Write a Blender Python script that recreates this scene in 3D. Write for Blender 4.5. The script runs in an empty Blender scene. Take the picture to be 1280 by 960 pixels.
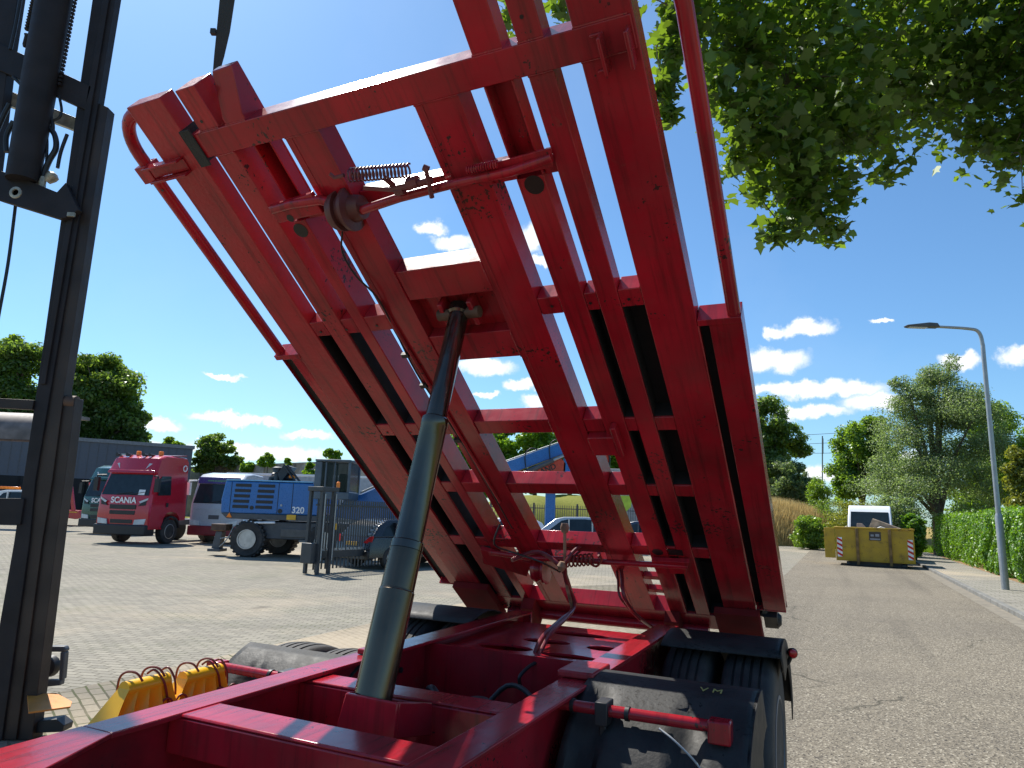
import bpy, bmesh, math, random
import numpy as np
from math import radians, sin, cos, pi, atan2, sqrt
from mathutils import Vector, Matrix
random.seed(7)
S = bpy.context.scene
COL = S.collection

# ------------------------------------------------------------------ camera
FOC = 864.0; PITCH = radians(10.5); ROLL = radians(1.9); CH = 1.82
F = Vector((0, cos(PITCH), sin(PITCH)))
R0 = Vector((1, 0, 0)); U0 = Vector((0, -sin(PITCH), cos(PITCH)))
RT = R0 * cos(ROLL) + U0 * sin(ROLL)
UP = -R0 * sin(ROLL) + U0 * cos(ROLL)
CAM = Vector((0, 0, CH))
cd = bpy.data.cameras.new('camera'); cam = bpy.data.objects.new('camera', cd); COL.objects.link(cam)
cd.sensor_width = 36; cd.lens = FOC / 1280 * 36; cd.clip_end = 3000; cd.clip_start = .05
m = Matrix((RT, UP, -F)).transposed().to_4x4(); m.translation = CAM
cam.matrix_world = m
S.camera = cam

# ------------------------------------------------------------------ sky, sun, exposure
SUN_AZ = radians(-38); SUN_EL = radians(54)
SUN = Vector((sin(SUN_AZ) * cos(SUN_EL), cos(SUN_AZ) * cos(SUN_EL), sin(SUN_EL)))
sl = bpy.data.lights.new('sun', 'SUN'); sl.energy = 5.0; sl.angle = radians(.53); sl.color = (1, .95, .86)
so = bpy.data.objects.new('sun', sl); COL.objects.link(so)
so.rotation_euler = SUN.to_track_quat('Z', 'Y').to_euler()
S.view_settings.view_transform = 'Standard'; S.view_settings.look = 'None'
S.view_settings.exposure = 0.6; S.view_settings.gamma = 1
SKY_STRENGTH = .085

def ray(x, y):
    return RT * ((x - 640) / FOC) - UP * ((y - 480) / FOC) + F
def at_depth(x, y, d): return CAM + ray(x, y) * d
def at_y(x, y, Y):
    d = ray(x, y); return CAM + d * (Y / d.y)
def at_z(x, y, z=0.0):
    d = ray(x, y); return CAM + d * ((z - CH) / d.z)

w = bpy.data.worlds.new('World'); S.world = w; w.use_nodes = True
nt = w.node_tree; N = nt.nodes; L = nt.links; N.clear()
out = N.new('ShaderNodeOutputWorld'); bg = N.new('ShaderNodeBackground'); L.new(bg.outputs[0], out.inputs[0])
bg.inputs[1].default_value = SKY_STRENGTH
sky = N.new('ShaderNodeTexSky'); sky.sky_type = 'NISHITA'; sky.sun_disc = False
sky.sun_elevation = SUN_EL; sky.sun_rotation = SUN_AZ; sky.air_density = 1.0; sky.dust_density = .6; sky.ozone_density = 2.2
tc = N.new('ShaderNodeTexCoord')
nz = N.new('ShaderNodeTexNoise'); nz.inputs['Scale'].default_value = 26; nz.inputs['Detail'].default_value = 7; nz.inputs['Roughness'].default_value = .62
L.new(tc.outputs['Generated'], nz.inputs['Vector'])
sub = N.new('ShaderNodeVectorMath'); sub.operation = 'SUBTRACT'; sub.inputs[1].default_value = (.5, .5, .5); L.new(nz.outputs['Color'], sub.inputs[0])
scl = N.new('ShaderNodeVectorMath'); scl.operation = 'MULTIPLY'; scl.inputs[1].default_value = (.06, .06, .042); L.new(sub.outputs[0], scl.inputs[0])
add = N.new('ShaderNodeVectorMath'); add.operation = 'ADD'; L.new(tc.outputs['Generated'], add.inputs[0]); L.new(scl.outputs[0], add.inputs[1])
CLOUDS = [(538, 283, 27, 13), (565, 303, 34, 12), (665, 300, 32, 22), (675, 327, 22, 9), (605, 458, 50, 12), (655, 481, 32, 9),
          (610, 492, 22, 5), (672, 502, 20, 12), (284, 469, 32, 5), (200, 532, 40, 11), (288, 522, 62, 9), (342, 530, 18, 8),
          (330, 564, 100, 13), (385, 544, 36, 8), (215, 561, 50, 9), (965, 452, 52, 19), (1005, 412, 40, 15), (970, 418, 16, 12), (1018, 487, 100, 14),
          (1095, 501, 48, 18), (1012, 514, 60, 12), (1200, 449, 28, 14), (1282, 447, 30, 17), (1025, 593, 30, 14),
          (1100, 401, 14, 4), (940, 490, 40, 10), (-60, 500, 90, 14), (1400, 480, 90, 20), (60, 560, 70, 10), (1120, 575, 60, 14)]
prev = None
for (cx, cy, rx, ry) in CLOUDS:
    d = ray(cx, cy); dist = d.length; d = d.normalized()
    mp = N.new('ShaderNodeMapping'); mp.vector_type = 'TEXTURE'
    L.new(add.outputs[0], mp.inputs[0]); mp.inputs[1].default_value = d
    az = atan2(d.y, d.x); el = math.asin(d.z)
    mp.inputs[2].default_value = (0, -el, az)
    mp.inputs[3].default_value = (.5, rx / FOC / dist * 1.05, ry / FOC / dist * 1.0)
    g = N.new('ShaderNodeTexGradient'); g.gradient_type = 'SPHERICAL'; L.new(mp.outputs[0], g.inputs[0])
    if prev is None: prev = g.outputs['Fac']
    else:
        mx = N.new('ShaderNodeMath'); mx.operation = 'MAXIMUM'; L.new(prev, mx.inputs[0]); L.new(g.outputs['Fac'], mx.inputs[1]); prev = mx.outputs[0]
cr = N.new('ShaderNodeMapRange'); cr.interpolation_type = 'SMOOTHSTEP'
cr.inputs[1].default_value = .02; cr.inputs[2].default_value = .52; cr.inputs[4].default_value = .92; L.new(prev, cr.inputs[0])
n2 = N.new('ShaderNodeTexNoise'); n2.inputs['Scale'].default_value = 3; n2.inputs['Detail'].default_value = 6
L.new(add.outputs[0], n2.inputs['Vector'])
cc = N.new('ShaderNodeMix'); cc.data_type = 'RGBA'; cc.inputs['A'].default_value = (6.8, 7.6, 8.6, 1); cc.inputs['B'].default_value = (9.2, 9.4, 9.6, 1)
L.new(cr.outputs[0], cc.inputs['Factor'])
# thin high veil of haze on the side of the sun
wisp = N.new('ShaderNodeMapRange'); wisp.inputs[1].default_value = .5; wisp.inputs[2].default_value = .85; wisp.inputs[4].default_value = .12; L.new(n2.outputs['Fac'], wisp.inputs[0])
mxx = N.new('ShaderNodeMath'); mxx.operation = 'MAXIMUM'; L.new(cr.outputs[0], mxx.inputs[0]); L.new(wisp.outputs[0], mxx.inputs[1])
cm = N.new('ShaderNodeMix'); cm.data_type = 'RGBA'; L.new(mxx.outputs[0], cm.inputs['Factor']); tint = N.new('ShaderNodeVectorMath'); tint.operation = 'MULTIPLY'; tint.inputs[1].default_value = (.76, 1.08, 1.28); L.new(sky.outputs[0], tint.inputs[0]); L.new(tint.outputs[0], cm.inputs['A']); L.new(cc.outputs['Result'], cm.inputs['B'])
L.new(cm.outputs['Result'], bg.inputs[0])

# ------------------------------------------------------------------ materials
MATS = {}
def mat(name, col, rough=.45, metal=0, var=.18, vscale=5, bump=.0, bscale=40, coat=0, dirt=0, dirtcol=(.12, .09, .07), dscale=3, spec=.5, rvar=.15, trans=0, chips=0, chipcol=(.02, .015, .015), streak=0):
    if name in MATS: return MATS[name]
    mt = bpy.data.materials.new(name); mt.use_nodes = True; MATS[name] = mt
    n = mt.node_tree.nodes; l = mt.node_tree.links; b = n['Principled BSDF']
    b.inputs['Roughness'].default_value = rough; b.inputs['Metallic'].default_value = metal
    b.inputs['Specular IOR Level'].default_value = spec
    if coat: b.inputs['Coat Weight'].default_value = coat; b.inputs['Coat Roughness'].default_value = .12
    t = n.new('ShaderNodeTexCoord')
    a = n.new('ShaderNodeTexNoise'); a.inputs['Scale'].default_value = vscale; a.inputs['Detail'].default_value = 6; l.new(t.outputs['Object'], a.inputs['Vector'])
    r = n.new('ShaderNodeMapRange'); r.inputs[1].default_value = .3; r.inputs[2].default_value = .7; r.inputs[3].default_value = 1 - var; r.inputs[4].default_value = 1 + var; l.new(a.outputs['Fac'], r.inputs[0])
    mul = n.new('ShaderNodeVectorMath'); mul.operation = 'SCALE'; mul.inputs[0].default_value = col; l.new(r.outputs[0], mul.inputs['Scale'])
    cur = mul.outputs[0]
    if dirt:
        d = n.new('ShaderNodeTexNoise'); d.inputs['Scale'].default_value = dscale; d.inputs['Detail'].default_value = 9; d.inputs['Roughness'].default_value = .7; l.new(t.outputs['Object'], d.inputs['Vector'])
        dr = n.new('ShaderNodeMapRange'); dr.inputs[1].default_value = .42; dr.inputs[2].default_value = .72; dr.inputs[4].default_value = dirt; l.new(d.outputs['Fac'], dr.inputs[0])
        mm = n.new('ShaderNodeMix'); mm.data_type = 'RGBA'; l.new(dr.outputs[0], mm.inputs['Factor']); l.new(cur, mm.inputs['A']); mm.inputs['B'].default_value = (*dirtcol, 1); cur = mm.outputs['Result']
    if chips:
        d = n.new('ShaderNodeTexNoise'); d.inputs['Scale'].default_value = 55; d.inputs['Detail'].default_value = 3; l.new(t.outputs['Object'], d.inputs['Vector'])
        d2 = n.new('ShaderNodeTexNoise'); d2.inputs['Scale'].default_value = 3.3; l.new(t.outputs['Object'], d2.inputs['Vector'])
        ad = n.new('ShaderNodeMath'); ad.operation = 'MULTIPLY'; l.new(d.outputs['Fac'], ad.inputs[0]); l.new(d2.outputs['Fac'], ad.inputs[1])
        dr = n.new('ShaderNodeMapRange'); dr.inputs[1].default_value = .385 - chips * .02; dr.inputs[2].default_value = .40 - chips * .02; l.new(ad.outputs[0], dr.inputs[0])
        mm = n.new('ShaderNodeMix'); mm.data_type = 'RGBA'; l.new(dr.outputs[0], mm.inputs['Factor']); l.new(cur, mm.inputs['A']); mm.inputs['B'].default_value = (*chipcol, 1); cur = mm.outputs['Result']
    if streak:
        for (sx, sy, lo_, hi_, dk, cc_) in ((34, 1.6, .50, .68, streak, (.035, .012, .012)), (1.1, 1.1, .55, .72, streak * .9, (.055, .022, .018)), (9, 9, .62, .72, streak * .8, (.15, .06, .045))):
            mp_ = n.new('ShaderNodeMapping'); l.new(t.outputs['Object'], mp_.inputs[0]); mp_.inputs['Scale'].default_value = (sx, sy, sy)
            d = n.new('ShaderNodeTexNoise'); d.inputs['Scale'].default_value = 1; d.inputs['Detail'].default_value = 8; d.inputs['Roughness'].default_value = .65; l.new(mp_.outputs[0], d.inputs['Vector'])
            dr = n.new('ShaderNodeMapRange'); dr.inputs[1].default_value = lo_; dr.inputs[2].default_value = hi_; dr.inputs[4].default_value = dk; l.new(d.outputs['Fac'], dr.inputs[0])
            mm = n.new('ShaderNodeMix'); mm.data_type = 'RGBA'; l.new(dr.outputs[0], mm.inputs['Factor']); l.new(cur, mm.inputs['A']); mm.inputs['B'].default_value = (*cc_, 1); cur = mm.outputs['Result']
    l.new(cur, b.inputs['Base Color'])
    rr = n.new('ShaderNodeMapRange'); rr.inputs[3].default_value = max(.03, rough - rvar); rr.inputs[4].default_value = min(1, rough + rvar)
    a2 = n.new('ShaderNodeTexNoise'); a2.inputs['Scale'].default_value = vscale * 4; a2.inputs['Detail'].default_value = 5; l.new(t.outputs['Object'], a2.inputs['Vector']); l.new(a2.outputs['Fac'], rr.inputs[0]); l.new(rr.outputs[0], b.inputs['Roughness'])
    if bump:
        bn = n.new('ShaderNodeTexNoise'); bn.inputs['Scale'].default_value = bscale; bn.inputs['Detail'].default_value = 4; l.new(t.outputs['Object'], bn.inputs['Vector'])
        bp = n.new('ShaderNodeBump'); bp.inputs['Strength'].default_value = bump; bp.inputs['Distance'].default_value = .01; l.new(bn.outputs['Fac'], bp.inputs['Height']); l.new(bp.outputs[0], b.inputs['Normal'])
    return mt

RED = mat('red_chassis_paint', (.36, .011, .022), .20, var=.24, vscale=3, bump=.07, bscale=18, coat=0, dirt=.5, dirtcol=(.16, .04, .04), dscale=2.6, chips=.25, chipcol=(.06, .02, .02), streak=.5, spec=.4, rvar=.07)
RED2 = mat('red_dusty_paint', (.36, .022, .030), .36, var=.18, vscale=4, spec=.35, bump=.2, bscale=45, dirt=.45, dirtcol=(.15, .045, .04), dscale=3.0, chips=.6, streak=.55)
DARKIN = mat('dark_deck_and_slot_shade', (.009, .008, .010), .8, dirt=.15, dirtcol=(.03, .012, .012))  # deck sheet colour, also painted in as shade inside the slots and side recesses
BLACK = mat('black_rubber_hose', (.012, .012, .013), .5, bump=.1)
PLASTIC = mat('black_plastic_mudguard', (.020, .021, .022), .62, spec=.3, bump=.2, bscale=60, dirt=.3, dirtcol=(.09, .085, .075), dscale=5, chips=1.0, chipcol=(.008, .008, .008))
TYRE = mat('tyre_rubber', (.028, .027, .027), .75, bump=.3, bscale=50, dirt=.5, dirtcol=(.10, .09, .08), dscale=5)
STEEL = mat('oily_cylinder_steel', (.11, .10, .085), .14, metal=.9, var=.3, vscale=3, bump=.05, bscale=20, dirt=.4, dirtcol=(.10, .07, .04), dscale=4)
STEEL2 = mat('brown_cylinder_steel', (.105, .085, .06), .2, metal=.85, var=.3, vscale=3, dirt=.7, dirtcol=(.12, .085, .06), dscale=3)
RUST = mat('rusty_steel', (.10, .055, .035), .7, var=.4, vscale=8, bump=.3, dirt=.6, dirtcol=(.06, .03, .02))
MASTN = mat('dark_mast_steel', (.020, .018, .021), .6, var=.3, dirt=.4, dirtcol=(.04, .028, .022), bump=.15, spec=.25)
MASTB = mat('brown_greasy_mast_steel', (.036, .024, .020), .55, var=.35, vscale=3, dirt=.5, dirtcol=(.07, .05, .035), bump=.2, metal=.3)
GREASE = mat('pale_greasy_steel', (.32, .30, .24), .5, var=.4, vscale=20, metal=.4)
SLING = mat('black_webbing', (.03, .035, .035), .8, bump=.5, bscale=200)
YEL = mat('yellow_plastic', (.85, .46, .008), .38, var=.08, bump=.05)
WIRE = mat('rusty_red_wire', (.20, .03, .02), .5)
MATTER = mat('matte_dirty_red', (.16, .012, .014), .85, spec=.1, var=.3, dirt=.5, dirtcol=(.07, .03, .025))
ORANGEP = mat('orange_plate', (.62, .22, .03), .5, dirt=.3)
GLASS = mat('dark_vehicle_glass', (.02, .03, .035), .06, var=.2, spec=.4, rvar=.03)
BLKP = mat('black_vehicle_plastic', (.018, .018, .02), .5)
CHROME = mat('grey_wheel_metal', (.42, .42, .43), .35, metal=.8, var=.2)
SCAR = mat('red_truck_paint', (.50, .012, .03), .22, var=.04, coat=.6)
GRN = mat('green_truck_paint', (.008, .07, .055), .25, var=.05, coat=.5)
SILV = mat('silver_truck_paint', (.42, .45, .50), .3, var=.05, coat=.4)
WHITE = mat('white_vehicle_paint', (.78, .79, .80), .3, var=.04, coat=.3)
PURP = mat('purple_visor', (.07, .05, .22), .3)
BLUE = mat('blue_machine_paint', (.01, .13, .42), .3, var=.08, coat=.3)
DGREY = mat('dark_grey_machine', (.07, .075, .085), .5)
MGREY = mat('grey_machine_frame', (.16, .17, .19), .5)
LENS = mat('clear_lamp_lens', (.55, .58, .6), .15)
ORANGE = mat('orange_beacon_lens', (.9, .22, .01), .25)
REDL = mat('red_lamp_lens', (.55, .01, .01), .15)
PLATEY = mat('yellow_number_plate', (.75, .42, .03), .5)
WHT = mat('white_lettering', (.85, .85, .85), .4)
BLK = mat('black_lettering', (.01, .01, .01), .4)
GALV = mat('galvanised_steel', (.34, .36, .37), .45, metal=.5, var=.1)
SKIPY = mat('yellow_skip_paint', (.55, .34, .015), .5, var=.15, bump=.2, bscale=12, dirt=.6, dirtcol=(.16, .09, .03), dscale=2.5, chips=1.2, chipcol=(.05, .03, .015))
CONC = mat('concrete', (.36, .34, .30), .85, var=.2, vscale=2, dirt=.7, dirtcol=(.12, .11, .09), dscale=.8)
WOOD = mat('weathered_board', (.32, .24, .17), .8, var=.3, vscale=6)
BARK = mat('bark', (.10, .075, .05), .9, var=.4, vscale=8, bump=.6, bscale=20)

# ------------------------------------------------------------------ mesh helpers
class MB:
    def __init__(s, T=None): s.v = []; s.f = []; s.fm = []; s.T = T; s.mi = 0; s.M = None
    def _add(s, vs, fs):
        o = len(s.v)
        for p in vs:
            p = Vector(p)
            if s.M is not None: p = s.M @ p
            if s.T is not None: p = s.T(p)
            s.v.append(tuple(p))
        for q in fs: s.f.append(tuple(i + o for i in q)); s.fm.append(s.mi)
    def box(s, x0, x1, y0, y1, z0, z1):
        s._add([(x0, y0, z0), (x1, y0, z0), (x1, y1, z0), (x0, y1, z0), (x0, y0, z1), (x1, y0, z1), (x1, y1, z1), (x0, y1, z1)],
               [(0, 3, 2, 1), (4, 5, 6, 7), (0, 1, 5, 4), (1, 2, 6, 5), (2, 3, 7, 6), (3, 0, 4, 7)]); return s
    def hexa(s, a, b):   # two quads (lists of 4 points)
        s._add(list(a) + list(b), [(0, 3, 2, 1), (4, 5, 6, 7), (0, 1, 5, 4), (1, 2, 6, 5), (2, 3, 7, 6), (3, 0, 4, 7)]); return s
    def prism(s, poly, axis, a, b):  # poly in the two other axes, extruded along axis a..b
        n = len(poly)
        def P(u, v, t):
            return {'x': (t, u, v), 'y': (u, t, v), 'z': (u, v, t)}[axis]
        vs = [P(u, v, a) for u, v in poly] + [P(u, v, b) for u, v in poly]
        s._add(vs, [tuple(range(n))[::-1], tuple(range(n, 2 * n))] + [(i, (i + 1) % n, n + (i + 1) % n, n + i) for i in range(n)]); return s
    def slab(s, pts, d):  # polygon of 3D points pushed along vector d
        n = len(pts); d = Vector(d)
        s._add([Vector(p) for p in pts] + [Vector(p) + d for p in pts], [tuple(range(n))[::-1], tuple(range(n, 2 * n))] + [(i, (i + 1) % n, n + (i + 1) % n, n + i) for i in range(n)]); return s
    def tube(s, pts, r, n=12, caps=True):
        pts = [Vector(p) for p in pts]; rs = r if isinstance(r, (list, tuple)) else [r] * len(pts)
        vs = []; up = None
        for i, p in enumerate(pts):
            t = (pts[min(i + 1, len(pts) - 1)] - pts[max(i - 1, 0)]).normalized()
            if up is None: up = Vector((0, 0, 1)) if abs(t.z) < .9 else Vector((1, 0, 0))
            u = (up - t * up.dot(t)).normalized(); up = u; v = t.cross(u)
            for k in range(n):
                a = 2 * pi * k / n; vs.append(p + (u * cos(a) + v * sin(a)) * rs[i])
        fs = [(i * n + k, i * n + (k + 1) % n, (i + 1) * n + (k + 1) % n, (i + 1) * n + k) for i in range(len(pts) - 1) for k in range(n)]
        if caps: fs += [tuple(range(n))[::-1], tuple(range((len(pts) - 1) * n, len(pts) * n))]
        s._add(vs, fs); return s
    def lathe(s, prof, c, axis, n=32):  # prof: (t along axis, radius)
        ax = Vector(axis).normalized(); u = ax.orthogonal().normalized(); v = ax.cross(u); c = Vector(c)
        vs = []
        for t, r in prof:
            for k in range(n):
                a = 2 * pi * k / n; vs.append(c + ax * t + (u * cos(a) + v * sin(a)) * max(r, .0005))
        fs = [(i * n + k, i * n + (k + 1) % n, (i + 1) * n + (k + 1) % n, (i + 1) * n + k) for i in range(len(prof) - 1) for k in range(n)]
        fs += [tuple(range(n))[::-1], tuple(range((len(prof) - 1) * n, len(prof) * n))]
        s._add(vs, fs); return s
    def build(s, name, mats, parent=None, bevel=0, seg=2, angle=35):
        me = bpy.data.meshes.new(name); me.from_pydata(s.v, [], s.f)
        if not isinstance(mats, (list, tuple)): mats = [mats]
        for q in mats: me.materials.append(q)
        me.polygons.foreach_set('material_index', s.fm)
        bm = bmesh.new(); bm.from_mesh(me); bmesh.ops.recalc_face_normals(bm, faces=bm.faces); bm.to_mesh(me); bm.free()
        me.shade_smooth(); me.set_sharp_from_angle(angle=radians(angle))
        o = bpy.data.objects.new(name, me); COL.objects.link(o)
        if parent: o.parent = parent
        if bevel:
            b = o.modifiers.new('bevel', 'BEVEL'); b.width = bevel; b.segments = seg; b.limit_method = 'ANGLE'; b.angle_limit = radians(40)
        return o

def thing(name, label, cat, loc=(0, 0, 0), rz=0, group=None):
    o = bpy.data.objects.new(name, None); COL.objects.link(o); o.location = loc; o.rotation_euler = (0, 0, rz); o.empty_display_size = .2
    return tag(o, label, cat, group)
def tag(o, label, cat, group=None):
    o['label'] = label; o['category'] = cat
    if group: o['group'] = group
    return o
def struct(o): o['kind'] = 'structure'; return o
def text(name, txt, size, m, matrix, parent, depth=.004, bold=False):
    c = bpy.data.curves.new(name, 'FONT'); c.body = txt; c.size = size; c.extrude = depth; c.align_x = 'CENTER'; c.align_y = 'CENTER'
    if bold: c.offset = size * .025
    t = bpy.data.objects.new(name, c); COL.objects.link(t)
    dg = bpy.context.evaluated_depsgraph_get(); me = bpy.data.meshes.new_from_object(t.evaluated_get(dg))
    bpy.data.objects.remove(t); bpy.data.curves.remove(c)
    me.transform(matrix); me.materials.clear(); me.materials.append(m)
    o = bpy.data.objects.new(name, me); COL.objects.link(o); o.parent = parent; return o
def plate_holes(name, outer, holes, thick, m, matrix, parent):
    c = bpy.data.curves.new(name, 'CURVE'); c.dimensions = '2D'; c.fill_mode = 'BOTH'; c.extrude = thick / 2
    for lst in [outer] + holes:
        sp = c.splines.new('POLY'); sp.points.add(len(lst) - 1); sp.use_cyclic_u = True
        for i, (x, y) in enumerate(lst): sp.points[i].co = (x, y, 0, 1)
    t = bpy.data.objects.new(name, c); COL.objects.link(t)
    dg = bpy.context.evaluated_depsgraph_get(); me = bpy.data.meshes.new_from_object(t.evaluated_get(dg))
    bpy.data.objects.remove(t); bpy.data.curves.remove(c)
    me.transform(matrix); me.materials.clear(); me.materials.append(m)
    o = bpy.data.objects.new(name, me); COL.objects.link(o); o.parent = parent; return o
def face_mat(origin, xdir, ydir):  # matrix for text / plates on a face
    x = Vector(xdir).normalized(); y = Vector(ydir).normalized(); z = x.cross(y)
    M = Matrix((x, y, z)).transposed().to_4x4(); M.translation = Vector(origin); return M
def smooth_path(pts, k=6):
    pts = [Vector(p) for p in pts]; P = [pts[0]] + pts + [pts[-1]]; o = []
    for i in range(1, len(P) - 2):
        for j in range(k):
            t = j / k; a, b, c, d = P[i - 1], P[i], P[i + 1], P[i + 2]
            o.append(.5 * ((2 * b) + (c - a) * t + (2 * a - 5 * b + 4 * c - d) * t * t + (3 * b - a - 3 * c + d) * t ** 3))
    o.append(pts[-1]); return o

# ------------------------------------------------------------------ ground materials
def ground_mat(name, kind):
    mt = bpy.data.materials.new(name); mt.use_nodes = True; n = mt.node_tree.nodes; l = mt.node_tree.links; b = n['Principled BSDF']
    b.inputs['Roughness'].default_value = .85; b.inputs['Specular IOR Level'].default_value = .12
    t = n.new('ShaderNodeTexCoord'); mp = n.new('ShaderNodeMapping'); l.new(t.outputs['Object'], mp.inputs[0])
    def noise(sc, det=6, rough=.6, src=None):
        a = n.new('ShaderNodeTexNoise'); a.inputs['Scale'].default_value = sc; a.inputs['Detail'].default_value = det; a.inputs['Roughness'].default_value = rough
        l.new(src or mp.outputs[0], a.inputs['Vector']); return a.outputs['Fac']
    def ramp(f, a, b_, c, d):
        r = n.new('ShaderNodeMapRange'); r.inputs[1].default_value = a; r.inputs[2].default_value = b_; r.inputs[3].default_value = c; r.inputs[4].default_value = d; l.new(f, r.inputs[0]); return r.outputs[0]
    def mix(f, A, B, bt='MIX'):
        m_ = n.new('ShaderNodeMix'); m_.data_type = 'RGBA'; m_.blend_type = bt
        for k, q in (('Factor', f), ('A', A), ('B', B)):
            if isinstance(q, (int, float)): m_.inputs[k].default_value = q
            elif isinstance(q, tuple): m_.inputs[k].default_value = (*q, 1)
            else: l.new(q, m_.inputs[k])
        return m_.outputs['Result']
    if kind in ('pavers', 'strip', 'slabs'):
        mp.inputs['Rotation'].default_value = (0, 0, radians({'pavers': 8, 'strip': 52, 'slabs': 0}[kind]))
        br = n.new('ShaderNodeTexBrick'); br.offset = .5
        w_, h_ = {'pavers': (.22, .105), 'strip': (.23, .115), 'slabs': (.30, .30)}[kind]
        wob = n.new('ShaderNodeTexNoise'); wob.inputs['Scale'].default_value = 1.3; l.new(mp.outputs[0], wob.inputs['Vector'])
        vm = n.new('ShaderNodeVectorMath'); vm.operation = 'MULTIPLY_ADD'; vm.inputs[1].default_value = (.05, .05, 0); l.new(wob.outputs['Color'], vm.inputs[0]); l.new(mp.outputs[0], vm.inputs[2])
        l.new(vm.outputs[0], br.inputs['Vector']); br.inputs['Scale'].default_value = 1
        br.inputs['Brick Width'].default_value = w_; br.inputs['Row Height'].default_value = h_; br.inputs['Mortar Size'].default_value = .008 if kind != 'strip' else .011; br.inputs['Mortar Smooth'].default_value = .3
        C1, C2, CM = {'pavers': ((.315, .29, .235), (.235, .218, .18), (.12, .108, .08)), 'strip': ((.27, .235, .175), (.20, .175, .135), (.06, .055, .03)),
                      'slabs': ((.30, .28, .24), (.25, .235, .2), (.10, .095, .07))}[kind]
        br.inputs['Color1'].default_value = (*C1, 1); br.inputs['Color2'].default_value = (*C2, 1); br.inputs['Mortar'].default_value = (*CM, 1)
        col = br.outputs['Color']
        col = mix(ramp(noise(.09, 6, .65), .5, .62, 0, .75), col, (.46, .38, .275))      # dusty sandy areas
        col = mix(ramp(noise(.5, 8, .7), .55, .8, 0, .45), col, (.10, .10, .095))
        col = mix(ramp(noise(30, 3), .3, .7, .25, 0), col, (.06, .055, .05))
        m3 = n.new('ShaderNodeMapping'); m3.inputs['Scale'].default_value = (.12, 1, 1); m3.inputs['Rotation'].default_value = (0, 0, radians(-14)); l.new(t.outputs['Object'], m3.inputs[0])
        col = mix(ramp(noise(.8, 5, .6, m3.outputs[0]), .52, .70, 0, .35), col, (.12, .11, .095))      # sweeping tyre marks
        col = mix(ramp(noise(.7, 3, .5), .69, .75, 0, .5), col, (.06, .055, .05))                        # oil spots
        wd = n.new('ShaderNodeMath'); wd.operation = 'MULTIPLY'; l.new(br.outputs['Fac'], wd.inputs[0]); l.new(ramp(noise(.6, 5), .5, .6, 0, .9), wd.inputs[1])
        col = mix(wd.outputs[0], col, (.06, .075, .025))                                                    # moss in the joints
        bp = n.new('ShaderNodeBump'); bp.inputs['Strength'].default_value = .5; bp.inputs['Distance'].default_value = .006; bp.invert = True; l.new(br.outputs['Fac'], bp.inputs['Height']); l.new(bp.outputs[0], b.inputs['Normal'])
    elif kind == 'asphalt':
        v = n.new('ShaderNodeTexVoronoi'); v.inputs['Scale'].default_value = 62; l.new(mp.outputs[0], v.inputs['Vector'])
        hs = n.new('ShaderNodeSeparateColor'); l.new(v.outputs['Color'], hs.inputs[0])
        col = mix(hs.outputs[0], (.125, .108, .082), (.255, .222, .17))
        col = mix(ramp(hs.outputs[1], .86, .95, 0, .8), col, (.42, .38, .30))
        col = mix(ramp(hs.outputs[2], .82, .9, 0, .9), col, (.04, .036, .034))
        col = mix(ramp(noise(.35, 7, .65), .45, .75, 0, .4), col, (.10, .088, .075))
        col = mix(ramp(noise(.12, 4, .6), .5, .7, 0, .4), col, (.24, .205, .155))
        m2 = n.new('ShaderNodeMapping'); m2.inputs['Rotation'].default_value = (0, 0, radians(25.2)); l.new(t.outputs['Object'], m2.inputs[0])
        m3 = n.new('ShaderNodeMapping'); m3.inputs['Scale'].default_value = (1, .05, 1); l.new(m2.outputs[0], m3.inputs[0])
        col = mix(ramp(noise(1.1, 5, .6, m3.outputs[0]), .5, .68, 0, .38), col, (.075, .066, .056))      # wheel tracks along the road
        vc = n.new('ShaderNodeTexVoronoi'); vc.feature = 'DISTANCE_TO_EDGE'; vc.inputs['Scale'].default_value = .33
        wv = n.new('ShaderNodeTexNoise'); wv.inputs['Scale'].default_value = 1.6; wv.inputs['Detail'].default_value = 6; l.new(mp.outputs[0], wv.inputs['Vector'])
        va = n.new('ShaderNodeVectorMath'); va.operation = 'MULTIPLY_ADD'; va.inputs[1].default_value = (.7, .7, 0); l.new(wv.outputs['Color'], va.inputs[0]); l.new(mp.outputs[0], va.inputs[2]); l.new(va.outputs[0], vc.inputs['Vector'])
        ck = n.new('ShaderNodeMath'); ck.operation = 'MULTIPLY'; l.new(ramp(vc.outputs['Distance'], .0, .006, .75, 0), ck.inputs[0]); l.new(ramp(noise(.4, 3), .5, .62, 0, 1), ck.inputs[1])
        col = mix(ck.outputs[0], col, (.035, .034, .026))
        col = mix(ramp(noise(.9, 3, .5), .70, .76, 0, .55), col, (.05, .045, .04))
        bp = n.new('ShaderNodeBump'); bp.inputs['Strength'].default_value = .6; bp.inputs['Distance'].default_value = .008; l.new(v.outputs['Distance'], bp.inputs['Height']); l.new(bp.outputs[0], b.inputs['Normal'])
    elif kind == 'drygrass':
        col = mix(noise(.25, 6), (.30, .21, .07), (.10, .13, .03)); col = mix(noise(9, 5, .7), col, (.38, .28, .12))
    elif kind == 'grass':
        col = mix(noise(.3, 6), (.20, .20, .03), (.09, .13, .02)); col = mix(ramp(noise(7, 5, .7), .4, .7, 0, .6), col, (.28, .24, .07))
    elif kind == 'litter':
        col = mix(noise(6, 8, .75), (.10, .06, .035), (.30, .20, .12)); col = mix(ramp(noise(40, 3), .5, .6, 0, .7), col, (.45, .27, .14))
    l.new(col, b.inputs['Base Color']); return mt
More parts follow.
